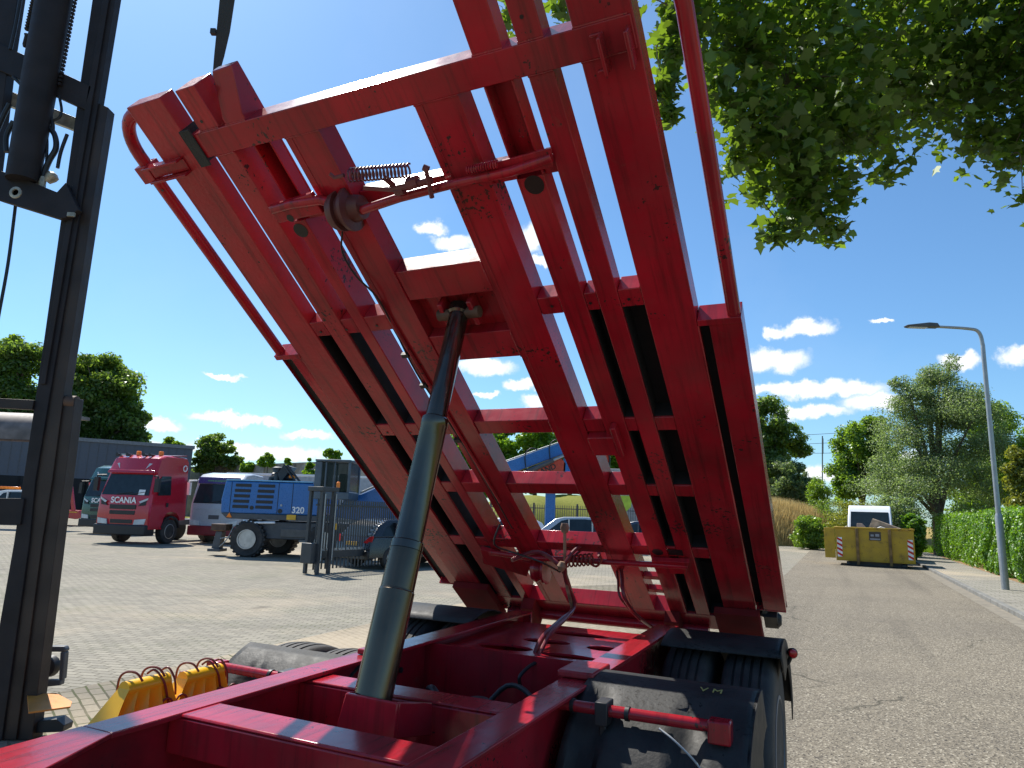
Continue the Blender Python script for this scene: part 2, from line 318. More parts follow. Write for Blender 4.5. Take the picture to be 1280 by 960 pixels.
PAV = ground_mat('clinker_pavers', 'pavers'); STRIP = ground_mat('tan_pavers', 'strip'); SLABS = ground_mat('pavement_slabs', 'slabs')
ASPH = ground_mat('gritty_asphalt', 'asphalt'); DRYG = ground_mat('dry_grass_soil', 'drygrass'); GRASSM = ground_mat('grass_soil', 'grass'); LITTER = ground_mat('leaf_litter', 'litter')

AZ = radians(25.2); AX = Vector((sin(AZ), cos(AZ), 0)); LX = Vector((cos(AZ), -sin(AZ), 0))
def RD(x, s, z=0.0): return LX * x + AX * s + Vector((0, 0, z))   # road coordinates: x to the right of the camera, s along the road
def sheet(name, pts, z, m):
    b = MB(); b._add([(p[0], p[1], z) for p in pts], [tuple(range(len(pts)))]); return struct(b.build(name, m))
sheet('ground', [(-900, -60), (900, -60), (900, 1500), (-900, 1500)], -.008, GRASSM)
KERBM = mat('kerb_concrete', (.17, .165, .15), .8, var=.25, vscale=4, bump=.2)
GUTM = mat('gutter_concrete', (.19, .165, .125), .85, var=.25, vscale=5, bump=.2)
KX = 3.3; BX = -1.75
sheet('yard_pavement', [RD(BX, -20), RD(BX, 34), RD(BX + .4, 58), RD(-20, 74), (-70, 80), (-70, -20)], -.004, PAV)
a0 = at_z(60, 868); a1 = at_z(459, 780); dd = (a1 - a0).normalized()
sheet('paver_strip', [RD(BX, -6), RD(BX, 24), a1 + dd * 7, a0 - dd * 14], 0.0, STRIP)
sheet('road', [RD(BX, -20), RD(KX - .0, -20), RD(KX, 56), RD(BX, 56)], .004, ASPH)
k = MB(); n_k = 62
for i in range(n_k): k.box(KX, KX + .14, -8 + i, -8 + i + .985, -.3, .11)
k.T = None; kb = k.build('kerb', KERBM, bevel=.012); struct(kb)
kb.rotation_euler = (0, 0, -AZ)
o = MB().box(KX + .142, KX + 1.95, -8, 54, -.3, .10).build('sidewalk', SLABS); struct(o); o.rotation_euler = (0, 0, -AZ)
o = MB().box(KX + 1.952, KX + 14, -8, 54, -.3, .085).build('verge_soil', LITTER); struct(o); o.rotation_euler = (0, 0, -AZ)
# gutter strip of pale concrete against the kerb
o = MB().box(KX - .32, KX - .002, -8, 54, -.2, .010).build('gutter', GUTM); struct(o); o.rotation_euler = (0, 0, -AZ)

def mound(name, cx, cy, rx, ry, h, rz, m, seed=1):
    rnd = np.random.RandomState(seed); b = MB(); nx, ny = 40, 24; ph = rnd.rand(6) * 6.28
    vs = []; ca, sa = cos(rz), sin(rz)
    for j in range(ny + 1):
        for i in range(nx + 1):
            u = i / nx * 2 - 1; v = j / ny * 2 - 1
            e = max(0, 1 - u ** 4) * max(0, 1 - abs(v) ** 3)
            z = h * e ** .8 * (1 + .10 * sin(u * 5 + ph[0]) + .07 * sin(u * 11 + v * 4 + ph[1])) - .05
            x, y = u * rx, v * ry
            vs.append((cx + ca * x - sa * y, cy + sa * x + ca * y, z))
    fs = [(j * (nx + 1) + i, j * (nx + 1) + i + 1, (j + 1) * (nx + 1) + i + 1, (j + 1) * (nx + 1) + i) for j in range(ny) for i in range(nx)]
    b._add(vs, fs); return struct(b.build(name, m, angle=180))
p = RD(-8.5, 60); mound('dry_grass_bank', p.x, p.y, 9.5, 5.5, 3.3, -AZ + radians(35), DRYG, 2)
p = at_y(690, 640, 52); mound('green_bank', p.x, p.y, 9, 6, 2.9, radians(4), GRASSM, 5)
p = RD(4, 76); mound('far_grass_bank', p.x, p.y, 22, 9, 1.6, -AZ, DRYG, 8)

# ------------------------------------------------------------------ foliage
def leafmat(name, c, ct, gloss=.0, var=.35, tf=.45, gr=.35):
    mt = bpy.data.materials.new(name); mt.use_nodes = True; n = mt.node_tree.nodes; l = mt.node_tree.links; n.clear()
    o = n.new('ShaderNodeOutputMaterial'); t = n.new('ShaderNodeNewGeometry')
    a = n.new('ShaderNodeTexNoise'); a.inputs['Scale'].default_value = 1.2; a.inputs['Detail'].default_value = 3; l.new(t.outputs['Position'], a.inputs['Vector'])
    ri = n.new('ShaderNodeMath'); ri.operation = 'ADD'; l.new(t.outputs['Random Per Island'], ri.inputs[0]); l.new(a.outputs['Fac'], ri.inputs[1])
    r = n.new('ShaderNodeMapRange'); r.inputs[1].default_value = .3; r.inputs[2].default_value = 1.6; r.inputs[3].default_value = 1 - var; r.inputs[4].default_value = 1 + var; l.new(ri.outputs[0], r.inputs[0])
    def sc(c_):
        q = n.new('ShaderNodeVectorMath'); q.operation = 'SCALE'; q.inputs[0].default_value = c_; l.new(r.outputs[0], q.inputs['Scale']); return q.outputs[0]
    d = n.new('ShaderNodeBsdfDiffuse'); l.new(sc(c), d.inputs[0]); tr = n.new('ShaderNodeBsdfTranslucent'); l.new(sc(ct), tr.inputs[0])
    mx = n.new('ShaderNodeMixShader'); mx.inputs[0].default_value = tf; l.new(d.outputs[0], mx.inputs[1]); l.new(tr.outputs[0], mx.inputs[2])
    g = n.new('ShaderNodeBsdfGlossy'); g.inputs['Roughness'].default_value = gr; g.inputs['Color'].default_value = (.8, .85, .8, 1)
    m2 = n.new('ShaderNodeMixShader'); m2.inputs[0].default_value = gloss; l.new(mx.outputs[0], m2.inputs[1]); l.new(g.outputs[0], m2.inputs[2]); l.new(m2.outputs[0], o.inputs[0]); return mt
LF_PLANE = leafmat('plane_tree_leaf', (.05, .095, .018), (.24, .38, .02), .04, .3, .40, .45)
LF_DARK = leafmat('dark_green_leaf', (.085, .135, .03), (.26, .40, .04), .03, .4, .5)
LF_MID = leafmat('mid_green_leaf', (.10, .17, .03), (.32, .50, .03), .03, .4, .5)
LF_GREY = leafmat('grey_green_leaf', (.14, .18, .08), (.30, .42, .10), .05, .4, .5, .5)
LF_BRIGHT = leafmat('bright_green_leaf', (.11, .21, .015), (.34, .55, .02), .03, .35, .5)
LF_HEDGE = leafmat('glossy_laurel_leaf', (.085, .19, .012), (.24, .45, .015), .05, .35, .4, .45)
LF_YEL = leafmat('yellowish_leaf', (.15, .17, .03), (.34, .36, .03), .03)
LF_DRY = leafmat('dry_grass_blade', (.60, .46, .21), (.50, .38, .16), .02, .35, .4)

def leaf_mesh(name, P, Nn, size, m, parent=None, shape='quad', seed=0, droop=0):
    rnd = np.random.RandomState(seed); n = len(P)
    a = rnd.normal(size=(n, 3)); u = np.cross(Nn, a); u /= np.linalg.norm(u, axis=1)[:, None] + 1e-9; v = np.cross(Nn, u)
    s = size * (.6 + .8 * rnd.rand(n))[:, None]
    if shape == 'quad': prof = [(-.5, 0, 0), (0, -.32, .08), (.55, 0, 0), (0, .32, .08)]
    elif shape == 'oval': prof = [(-.5, 0, 0), (-.2, -.24, .06), (.25, -.22, .06), (.55, 0, -.05), (.25, .22, .06), (-.2, .24, .06)]
    elif shape == 'maple': prof = [(-.42, 0, 0), (-.32, -.30, .04), (-.06, -.30, .02), (.06, -.52, -.06), (.16, -.24, .03), (.58, 0, -.10), (.16, .24, .03), (.06, .52, -.06), (-.06, .30, .02), (-.32, .30, .04)]
    elif shape == 'blade': prof = [(0, -.03, 0), (0, .03, 0), (1.0, .0, 0)]
    if shape == 'blade':
        u = Nn; v = np.cross(u, a); v /= np.linalg.norm(v, axis=1)[:, None] + 1e-9
        w_ = np.cross(u, v)
    else: w_ = Nn
    k_ = len(prof); V = np.zeros((n, k_, 3))
    for j, (x, y, z) in enumerate(prof): V[:, j] = P + (u * x + v * y + w_ * z) * s
    me = bpy.data.meshes.new(name); me.vertices.add(n * k_); me.vertices.foreach_set('co', V.reshape(-1).astype(np.float32))
    me.loops.add(n * k_); me.loops.foreach_set('vertex_index', np.arange(n * k_, dtype=np.int32))
    me.polygons.add(n); me.polygons.foreach_set('loop_start', np.arange(0, n * k_, k_, dtype=np.int32)); me.polygons.foreach_set('loop_total', np.full(n, k_, dtype=np.int32))
    me.materials.append(m); me.update(); me.validate()
    o = bpy.data.objects.new(name, me); COL.objects.link(o)
    if parent: o.parent = parent
    return o
def unit(rnd, n):
    d = rnd.normal(size=(n, 3)); return d / np.linalg.norm(d, axis=1)[:, None]
def clump_points(clumps, n, seed, shell=.55):
    rnd = np.random.RandomState(seed); C_ = np.array([c for c, r in clumps], float); R_ = np.array([r for c, r in clumps], float)
    wt = (R_[:, 0] * R_[:, 2]); wt = wt / wt.sum(); idx = rnd.choice(len(clumps), n, p=wt)
    d = unit(rnd, n); rad = (shell + (1 - shell) * rnd.rand(n) ** .6)[:, None] * (1 + .12 * rnd.normal(size=(n, 1)))
    P = C_[idx] + d * rad * R_[idx]; Nn = d * .7 + unit(rnd, n) * .8 + np.array([0, 0, .35]); Nn /= np.linalg.norm(Nn, axis=1)[:, None]
    return P, Nn
def crown_clumps(ells, k_, seed, lo=.22, hi=.42, inner=.55):
    rnd = np.random.RandomState(seed); out_ = []
    for (c, r) in ells:
        c = np.array(c); r = np.array(r)
        for i in range(k_):
            d = unit(rnd, 1)[0]; q = c + d * r * (inner + (1 - inner) * rnd.rand() ** .5) * .85; s = lo + (hi - lo) * rnd.rand()
            rr = np.array([r[0] * s, r[1] * s, min(r[2], r[0]) * s * .8]); out_.append((q, rr))
    return out_
def tree(label, base, ells, n, leaf, m, seed, group=None, cat='tree', name='tree', k_=30, shape='quad', trunk_r=.22, fol='crown', lo=.24, hi=.50, stem=True, shell=.25, inner=.28):
    """base: ground point; ells: crown ellipsoids relative to base, (dx, dy, z), (rx, ry, rz)"""
    rnd = np.random.RandomState(seed); t = thing(name, label, cat, (base[0], base[1], 0), 0, group)
    k_ = int(k_ * 1.7); lo *= .7; hi *= .85; leaf *= .72; n = int(n * 1.8)
    cl = crown_clumps([((e[0][0], e[0][1], e[0][2]), e[1]) for e in ells], k_, seed, lo, hi, inner)
    P, Nn = clump_points(cl, n, seed + 1, shell)
    P[:, 2] = np.maximum(P[:, 2], .05)
    leaf_mesh(fol, P, Nn, leaf, m, t, shape, seed + 2)
    if stem:
        b = MB(); top = .8 * max(e[0][2] for e in ells); low = min(e[0][2] - e[1][2] * .3 for e in ells); low = max(low, top * .2)
        b.tube([(0, 0, -.1), (.05, 0, low * .5), (.0, .1, low), (.1, .1, top)], [trunk_r * 1.2, trunk_r, trunk_r * .8, trunk_r * .15], 10)
        for i in range(0, len(cl), max(1, len(cl) // 16)):
            c = cl[i][0]; z0 = low * (.6 + .3 * rnd.rand()); mid = Vector((c[0] * .4, c[1] * .4, z0 + (c[2] - z0) * .55))
            b.tube([(0, 0, z0), mid, Vector(c)], [trunk_r * .45, trunk_r * .28, trunk_r * .06], 7)
        b.build('trunk', BARK, t)
    return t
def px_ell(cx, cy, rx, ry, Y, base, depthk=1.0):
    c = at_y(cx, cy, Y); s = Y / FOC * 1.0
    return ((c.x - base[0], c.y - base[1], c.z), (rx * s, rx * s * depthk, ry * s))
def px_tree(label, bx, Y, ells, n, leaf, m, seed, **kw):
    b = at_y(bx, 640, Y); base = (b.x, b.y)
    return tree(label, base, [px_ell(*e, Y, base) for e in ells], n, leaf, m, seed, **kw)

# left side of the yard
px_tree('broad dark green tree behind the grey hall, half hidden by the forklift mast', 118, 78, [(118, 480, 52, 42), (105, 520, 48, 40), (150, 525, 36, 32), (85, 500, 30, 40), (172, 545, 16, 10)], 34000, .52, LF_DARK, 11, group='trees behind the yard', k_=26, trunk_r=.5)
px_tree('big sunlit tree at the far left edge, left of the forklift mast', 12, 74, [(12, 450, 45, 36), (10, 500, 52, 40), (-50, 480, 60, 60)], 26000, .52, LF_DARK, 12, group='trees behind the yard', k_=26, trunk_r=.5)
px_tree('small thin tree top just right of the red truck beacons', 215, 85, [(215, 556, 14, 9), (206, 563, 10, 6)], 1500, .42, LF_MID, 13, group='trees behind the yard', k_=14, trunk_r=.15)
px_tree('rounded dark tree standing between the red truck and the silver truck', 268, 80, [(270, 562, 27, 22), (258, 578, 20, 14), (290, 575, 14, 12)], 9000, .42, LF_DARK, 14, group='trees behind the yard', k_=20, trunk_r=.3)
# dense green row seen through the tipping frame
for i, (cx, cy, rx, ry) in enumerate([(590, 566, 30, 34), (628, 560, 26, 30), (668, 556, 32, 32), (712, 562, 30, 30), (770, 580, 34, 30)]):
    px_tree(['dense green bush far left of those behind the blue boom', 'dense green bush above the left end of the blue boom', 'broad dense green bush behind the middle of the blue boom', 'dense green bush at the upper end of the blue boom', 'dense green bush behind the white box truck'][i],
            cx, 58 - i, [(cx, cy, rx, ry), (cx, cy + 30, rx, ry)], 9000, .34, LF_BRIGHT, 20 + i, group='dense bushes behind the blue boom', name='bush', cat='bush', fol='foliage', k_=22, trunk_r=.15)

# right side
RG = 'trees beyond the end of the road'
px_tree('dark loose tree rising just right of the raised red frame', 955, 74, [(955, 530, 34, 38), (975, 545, 30, 22), (1000, 562, 18, 14), (950, 580, 40, 50)], 17000, .4, LF_DARK, 31, group=RG, k_=22, trunk_r=.2)
px_tree('rounded grey green bush below the dark tree beside the raised frame', 985, 70, [(985, 598, 28, 34), (1002, 618, 26, 26), (975, 630, 30, 26)], 15000, .32, LF_GREY, 32, group=RG, cat='bush', name='bush', fol='foliage', k_=24, trunk_r=.12)
px_tree('fresh green tree left of the tallest tree', 1078, 60, [(1075, 560, 34, 34), (1095, 590, 40, 36), (1060, 600, 26, 28), (1090, 535, 22, 16)], 17000, .32, LF_MID, 33, group=RG, k_=22, trunk_r=.25)
px_tree('tallest grey green tree with loose twiggy top, left of the street lamp', 1172, 44, [(1175, 480, 30, 26), (1150, 505, 40, 36), (1205, 515, 42, 36), (1180, 500, 52, 40), (1180, 545, 84, 56), (1165, 610, 90, 46), (1130, 580, 44, 46), (1215, 575, 40, 50), (1190, 455, 12, 16), (1125, 480, 14, 14)], 60000, .15, LF_GREY, 34, group=RG, k_=24, trunk_r=.35, lo=.24, hi=.50, inner=.25)
px_tree('brownish green tree behind the street lamp pole', 1240, 54, [(1235, 530, 34, 26), (1245, 575, 42, 50), (1220, 610, 50, 40)], 16000, .28, LF_MID, 35, group=RG, k_=22, trunk_r=.25)
px_tree('yellowing tree at the right edge above the hedge', 1290, 34, [(1285, 590, 30, 40), (1300, 620, 40, 30)], 10000, .2, LF_YEL, 36, group=RG, k_=22, trunk_r=.15)
px_tree('green leafy tree at the right edge behind the yellowing one', 1300, 42, [(1295, 560, 30, 34), (1310, 600, 50, 50)], 10000, .24, LF_BRIGHT, 37, group=RG, k_=22, trunk_r=.2)
BG_ = 'bushes at the end of the road'
for i, (cx, cy, rx, ry, Y, mt_, lb) in enumerate([(1040, 640, 34, 22, 56, LF_DARK, 'dark low bush at the end of the road left of the white van'),
        (1024, 610, 16, 14, 66, LF_MID, 'small light green bush in the gap between two trees'), (1120, 640, 26, 26, 40, LF_GREY, 'grey green bush directly behind the white van'),
        (1075, 640, 40, 16, 50, LF_YEL, 'yellow green low scrub behind the roof of the white van'), (1010, 655, 20, 12, 48, LF_MID, 'low bush on the dry grass bank'),
        (1140, 655, 15, 16, 36, LF_HEDGE, 'small round laurel bush between the van and the hedge')]):
    px_tree(lb, cx, Y, [(cx, cy, rx, ry), (cx, cy + ry * .8, rx * 1.1, ry), (cx, cy + ry * 1.7, rx * 1.1, ry)], 6000, .17, mt_, 50 + i, group=BG_, cat='bush', name='bush', fol='foliage', k_=18, trunk_r=.06)

# clipped laurel hedge along the pavement
def hedge(label, x0, x1, s0, s1, h, n, seed):
    rnd = np.random.RandomState(seed); t = thing('hedge', label, 'hedge', RD((x0 + x1) / 2, (s0 + s1) / 2), -AZ)
    hw = (x1 - x0) / 2; hl = (s1 - s0) / 2
    # leaves in a shell over front, top and end, with rolling bulges
    f = rnd.rand(n); y = (rnd.rand(n) * 2 - 1) * hl; P = np.zeros((n, 3)); Nn = np.zeros((n, 3))
    near = rnd.rand(n) < .5; y[near] = -hl + (rnd.rand(near.sum()) ** 1.2) * hl * 1.0
    z = rnd.rand(n) * h; bul = .16 * np.sin(y * 2.1) * np.sin(z * 2.3 + y) + .12 * np.sin(y * 5.2 + z * 3.1)
    fr = f < .62; tp = (f >= .62) & (f < .92); en = f >= .92
    P[fr] = np.stack([-hw + bul[fr] + .25 * rnd.rand(fr.sum()) ** 1.5 + .22 * np.maximum(0, .5 - z[fr]), y[fr], z[fr]], 1); Nn[fr] = (-1, 0, .25)
    xx = (rnd.rand(n) * 2 - 1) * hw
    P[tp] = np.stack([xx[tp], y[tp], h + bul[tp] * .9 - .25 * rnd.rand(tp.sum()) ** 1.5 + .12 * (rnd.rand(tp.sum()) ** 6)], 1); Nn[tp] = (-.1, 0, 1)
    P[en] = np.stack([xx[en], np.where(rnd.rand(en.sum()) < .5, -hl, hl) + .2 * bul[en], z[en]], 1); Nn[en] = (0, -1, .2)
    Nn = Nn + unit(rnd, n) * .75; Nn /= np.linalg.norm(Nn, axis=1)[:, None]
    leaf_mesh('foliage', P, Nn, .115, LF_HEDGE, t, 'oval', seed + 1)
    b = MB()
    for i in range(int(hl * 2 / .6)):
        yy = -hl + .3 + i * .6; b.tube([(0, yy, 0), (.1 * sin(i), yy, h * .5), (-.2, yy + .1, h * .85)], [.03, .025, .012], 6); b.tube([(0, yy, .2), (.3, yy, h * .6)], [.02, .01], 6); b.tube([(0, yy, .2), (-.35, yy + .2, h * .6)], [.02, .01], 6)
    b.build('stem', BARK, t)
    # dense inner twig mass
    Pi, Ni = clump_points([((0, -hl + 1 + i * 1.2, h * .5), (hw * .6, 1.0, h * .42)) for i in range(int(hl * 2 / 1.2))], 9000, seed + 5, .2)
    leaf_mesh('inner_leaves', Pi, Ni, .16, LF_DARK, t, 'oval', seed + 6)
    return t
hedge('clipped bright green laurel hedge beside the pavement, behind the street lamp', KX + 2.1, KX + 3.9, 18, 52, 2.4, 52000, 61)

# dry tall grass on the bank and verge
def grass(name, pts_fn, n, size, m, seed, label, cat='grass'):
    rnd = np.random.RandomState(seed); P = pts_fn(rnd, n); d = rnd.normal(size=(n, 3)) * .28; d[:, 2] = 1; d /= np.linalg.norm(d, axis=1)[:, None]
    o = leaf_mesh(name, P, d, size, m, None, 'blade', seed); o['kind'] = 'stuff'; tag(o, label, cat); return o
def bank_pts(rnd, n):
    c = RD(-8.5, 60); rz = -AZ + radians(35); u = (rnd.rand(n) * 2 - 1); v = (rnd.rand(n) * 2 - 1)
    e = np.maximum(0, 1 - u ** 4) * np.maximum(0, 1 - abs(v) ** 3); z = 3.3 * e ** .8 * .95 - .1
    x = u * 9.5; y = v * 5.5; return np.stack([c.x + cos(rz) * x - sin(rz) * y, c.y + sin(rz) * x + cos(rz) * y, z], 1)
grass('dry_grass', bank_pts, 40000, .75, LF_DRY, 71, 'tall dry straw coloured grass on the bank right of the trailer')
def verge_pts(rnd, n):
    x = -3 + rnd.rand(n) * 12; s = 55.5 + rnd.rand(n) ** 2 * 6; return np.stack([LX.x * x + AX.x * s, LX.y * x + AX.y * s, np.zeros(n)], 1)
grass('weeds', verge_pts, 9000, .4, LF_MID, 72, 'low green and straw weeds along the end of the road')

# ------------------------------------------------------------------ overhanging plane tree (trunk stands to the right of the picture)
def plane_tree():
    rnd = np.random.RandomState(5); base = Vector((10.5, 7.0, 0)); t = thing('plane_tree', 'plane tree whose leafy branches hang into the picture top right', 'tree', base)
    # px x, y, radius, distance, count
    cl = [(1000, 20, 75, 7.5, 620), (1060, 70, 75, 8.0, 620), (985, 110, 70, 7.2, 560), (1120, 20, 80, 8.5, 620), (1200, 30, 85, 8.5, 640), (1265, 50, 80, 8.0, 560),
          (1040, 150, 55, 7.3, 420), (975, 185, 45, 6.8, 300), (940, 150, 32, 6.4, 150), (935, 60, 38, 6.6, 230), (920, 10, 50, 6.8, 300), (860, 20, 30, 6.5, 110), (838, 60, 20, 6.3, 70),
          (830, 110, 18, 6.2, 55), (838, 145, 12, 6.2, 26), (848, 12, 22, 6.2, 70), (1010, 215, 38, 7.0, 190), (1000, 255, 26, 6.9, 90), (975, 280, 22, 6.7, 55), (1030, 275, 24, 7.0, 60), (1045, 240, 24, 7.2, 60),
          (968, 295, 11, 6.6, 18), (1048, 290, 11, 7.0, 16), (1105, 115, 46, 8.2, 240), (1150, 95, 50, 8.4, 250), (1085, 165, 30, 8, 110), (1120, 205, 16, 7.8, 26), (1105, 215, 16, 7.7, 22), (1160, 140, 20, 8.2, 45), (1235, 110, 55, 8.1, 300),
          (1268, 165, 30, 7.8, 100), (1230, 165, 20, 7.9, 44), (1262, 195, 18, 7.7, 40), (1278, 245, 8, 7.4, 8), (1215, 170, 12, 7.9, 14), (700, 8, 16, 6.5, 30), (632, 20, 16, 6.8, 24), (590, 8, 6, 6.8, 4), (1350, 60, 100, 7.8, 700), (1340, 180, 60, 7.6, 260),
          (920, 195, 18, 6.5, 34), (905, 110, 24, 6.4, 70), (948, 232, 14, 6.6, 20), (1000, -90, 110, 7.8, 700), (1150, -90, 120, 8.5, 800), (1300, -80, 120, 8, 800), (850, -70, 70, 6.8, 260)]
    Ps, Ns = [], []; tw = MB(); hub = Vector((7.6, 7.8, 9.0)) - base
    limb = [Vector((0, 0, -.1)), Vector((-.1, .1, 2.6)), Vector((-.5, .2, 5.0)), Vector((-1.6, .5, 7.4)), hub]
    tw.tube(smooth_path(limb, 5), [.34 - .012 * i for i in range(21)], 12)
    items = []
    for (x, y, r, d, n_) in cl:
        c = at_depth(x, y, d); items.append(((Vector(c) - base - hub).length, c, r * d / FOC, int(n_ * 1.4)))
    items.sort(key=lambda q: q[0]); nodes = [(hub, .10)]
    for (_, c, rad, n_) in items:
        q = np.array(c) + np.clip(rnd.normal(size=(n_, 3)), -2.1, 2.1) * rad * .56 * np.array([1, 1.4, 1.05]) - np.array([0, 0, 1]) * (rnd.rand(n_, 1) ** 3) * rad * .5
        Ps.append(q - np.array(base)); nn = unit(rnd, n_) * .75 + np.array([0, -.1, .75]); Ns.append(nn / np.linalg.norm(nn, axis=1)[:, None])
        cb = c - base; par, pr = min(nodes, key=lambda m_: (m_[0] - cb).length + .25 * (m_[0] - hub).length); r0 = max(.007, pr * .55)
        mid = par.lerp(cb, .5) + Vector((rnd.randn() * .08, rnd.randn() * .1, .14))
        tw.tube(smooth_path([par, mid, cb], 4), [r0 * (1 - .07 * i) for i in range(9)], 6); nodes.append((cb, r0))
        for j in range(max(1, n_ // 30)):
            e = Vector(q[rnd.randint(n_)]) - base; tw.tube([cb, cb.lerp(e, .5) + Vector((0, 0, .05)), e], [.008, .005, .002], 4)
    P = np.concatenate(Ps); Nn = np.concatenate(Ns)
    leaf_mesh('leaves', P, Nn, .125, LF_PLANE, t, 'maple', 9); tw.build('branches', BARK, t)
plane_tree()

# ------------------------------------------------------------------ buildings, walls, fences
HALL = mat('dark_grey_cladding', (.075, .09, .12), .6, var=.06, dirt=.2)
HOLE = mat('dark_doorway', (.008, .009, .011), .8)
def hall():
    p0 = at_y(-140, 640, 62); p1 = at_y(232, 640, 75); d = p1 - p0; L_ = d.length; rz = atan2(d.y, d.x)
    t = thing('industrial_hall', 'long flat dark grey hall behind the parked trucks on the left', 'building', (p0.x, p0.y, 0), rz)
    MB().box(0, L_, 0, 14, 0, 7.4).build('wall', HALL, t)
    MB().box(-.15, L_ + .15, -.15, 14.15, 7.4, 7.75).build('roof', MGREY, t)
    for i in range(7):
        x = L_ * (.14 + .115 * i); b = MB(); b.box(x, x + 3.0, -.06, -.004, 0, 3.7).build('roller_door', HOLE, t)
    b = MB().box(L_ * .78, L_ * .78 + .3, -.35, -.1, 6.6, 6.75).build('wall_lamp', WHT, t)
    b = MB(); b.mi = 0
    for i in range(30): b.box(L_ / 30 * i, L_ / 30 * i + .04, -.03, -.002, 3.9, 7.38)
    b.build('cladding_seam', DGREY, t)
hall()
def canopy():
    p0 = at_y(-60, 640, 40); t = thing('rounded_canopy', 'weathered brown rounded canopy at the left edge behind the forklift mast', 'canopy', (p0.x, p0.y, 0), radians(4))
    w_ = 5.2; prof = [(0, 5.0), (.05, 5.6), (.25, 6.1), (.7, 6.5), (1.5, 6.75), (3, 6.8), (3, 6.6), (1.5, 6.55), (.8, 6.3), (.4, 5.95), (.22, 5.5), (.2, 5.0)]
    MB().prism(prof, 'x', 0, w_).build('canopy_shell', mat('weathered_tank_metal', (.17, .14, .125), .6, var=.4, vscale=1.2, dirt=.8, dirtcol=(.08, .06, .05), dscale=.8), t)
    MB().box(-.05, w_ + .02, -.03, .24, 4.93, 5.04).build('edge_strip', RUST, t)
    for x in (.3, w_ - .5): MB().box(x, x + .16, .3, .46, 0, 6.2).build('post', RUST, t)
canopy()
def concrete_wall():
    A = at_y(205, 640, 92); B_ = at_y(545, 640, 58); d = B_ - A; L_ = d.length; t = thing('concrete_wall', 'tall stained concrete retaining wall behind the silver truck', 'wall', (A.x, A.y, 0), atan2(d.y, d.x))
    MB().box(0, L_, 0, .4, 0, 6.0).build('wall_panel', CONC, t); MB().box(-.05, L_, -.06, .46, 6.0, 6.14).build('coping', CONC, t)
    b = MB()
    for i in range(int(L_ / 3)): b.box(i * 3, i * 3 + .12, -.12, -.002, 0, 5.99)
    b.build('pilaster', CONC, t); return A, B_
WA, WB = concrete_wall()
for i, (x, y, rx, ry, lb) in enumerate([(292, 578, 6, 9, 'small ivy clump at the left end of the concrete wall'), (311, 584, 9, 8, 'second ivy clump from the left on the wall top'), (334, 577, 10, 10, 'round ivy bush standing above the wall behind the silver truck'),
        (359, 581, 4, 10, 'narrow ivy strand hanging down the wall left of the crane engine pipe'), (387, 583, 5, 12, 'narrow dark ivy column on the wall near the gate'), (392, 591, 12, 5, 'low ivy patch at the wall foot by the crane cab'), (415, 571, 12, 10, 'bright ivy bush on the wall top above the crane cab')]):
    u = (x - 205) / 340; Y = 92 + (58 - 92) * (u * 1.25 if u < .8 else u); P0 = at_y(x, y, Y - 1.2)
    tt = thing('ivy', lb, 'ivy', (P0.x, P0.y, 0), 0, 'ivy clumps on the concrete wall'); s = Y / FOC
    P, Nn = clump_points(crown_clumps([((0, 0, P0.z), (rx * s, rx * s * .6, ry * s))], 10, 80 + i, .35, .6), 1400, 90 + i, .3)
    leaf_mesh('foliage', P, Nn, .28, LF_BRIGHT, tt, 'quad', 95 + i); b = MB(); b.tube([(0, .3, 0), (0, .2, P0.z * .6), (.1, 0, P0.z)], [.09, .07, .03], 6); b.build('stem', BARK, tt)

def picket_fence(name, label, A, B_, h, gap, m, r=.02):
    d = B_ - A; L_ = d.length; t = thing(name, label, 'fence', (A.x, A.y, 0), atan2(d.y, d.x)); b = MB(); i = 0
    while i * gap < L_: b.box(i * gap, i * gap + r * 1.4, -r, r, .08, h); i += 1
    b.build('pickets', m, t); b = MB(); b.box(0, L_, -.03, .03, h - .22, h - .17); b.box(0, L_, -.03, .03, .18, .23); b.build('rail', m, t)
    for k_ in range(int(L_ / 2.5) + 1): MB().box(k_ * 2.5 - .05, k_ * 2.5 + .05, -.06, .06, 0, h + .1).build('post', m, t)
picket_fence('picket_fence', 'black metal picket fence behind the silver car, in front of the green bank', at_y(560, 640, 41), at_y(850, 640, 40), 2.3, .13, DGREY)
b = MB(); A = RD(KX + 4.4, 30); t = thing('panel_fence', 'grey horizontal board fence showing above the hedge', 'fence', (A.x, A.y, 0), pi / 2 - AZ)
for i in range(8): MB().box(i * 2.4 - .06, i * 2.4 + .06, -.06, .06, 0, 2.85).build('post', GALV, t)
b = MB()
for j in range(9): b.box(0, 16.8, -.02, .02, .2 + j * .28, .2 + j * .28 + .24)
b.build('boards', MGREY, t)

# ================================================================== the tipping container trailer
TC = -1.58; TORG = LX * TC; ALF = radians(35.3); CA, SA = cos(ALF), sin(ALF); HY, HZ = 5.02, CH - .70
TR = thing('tipping_trailer', 'red skeletal tipping trailer with its frame raised on a telescopic cylinder', 'trailer', TORG, -AZ)
def loc(P): q = P - TORG; return Vector((q.dot(LX), q.dot(AX), q.z))
def lray(x, y): d = ray(x, y); return Vector((d.dot(LX), d.dot(AX), d.z))
LC = loc(CAM)
def TZ(x, y, z): d = lray(x, y); return LC + d * ((z - LC.z) / d.z)
def TX(x, y, X): d = lray(x, y); return LC + d * ((X - LC.x) / d.x)
def TY(x, y, Y): d = lray(x, y); return LC + d * ((Y - LC.y) / d.y)
def FM(p):  # frame coordinates (X, v up the frame, w away from the viewer) -> trailer coordinates
    return Vector((p[0], HY - CA * p[1] + SA * p[2], HZ + SA * p[1] + CA * p[2]))
NF = Vector((0, -SA, -CA))
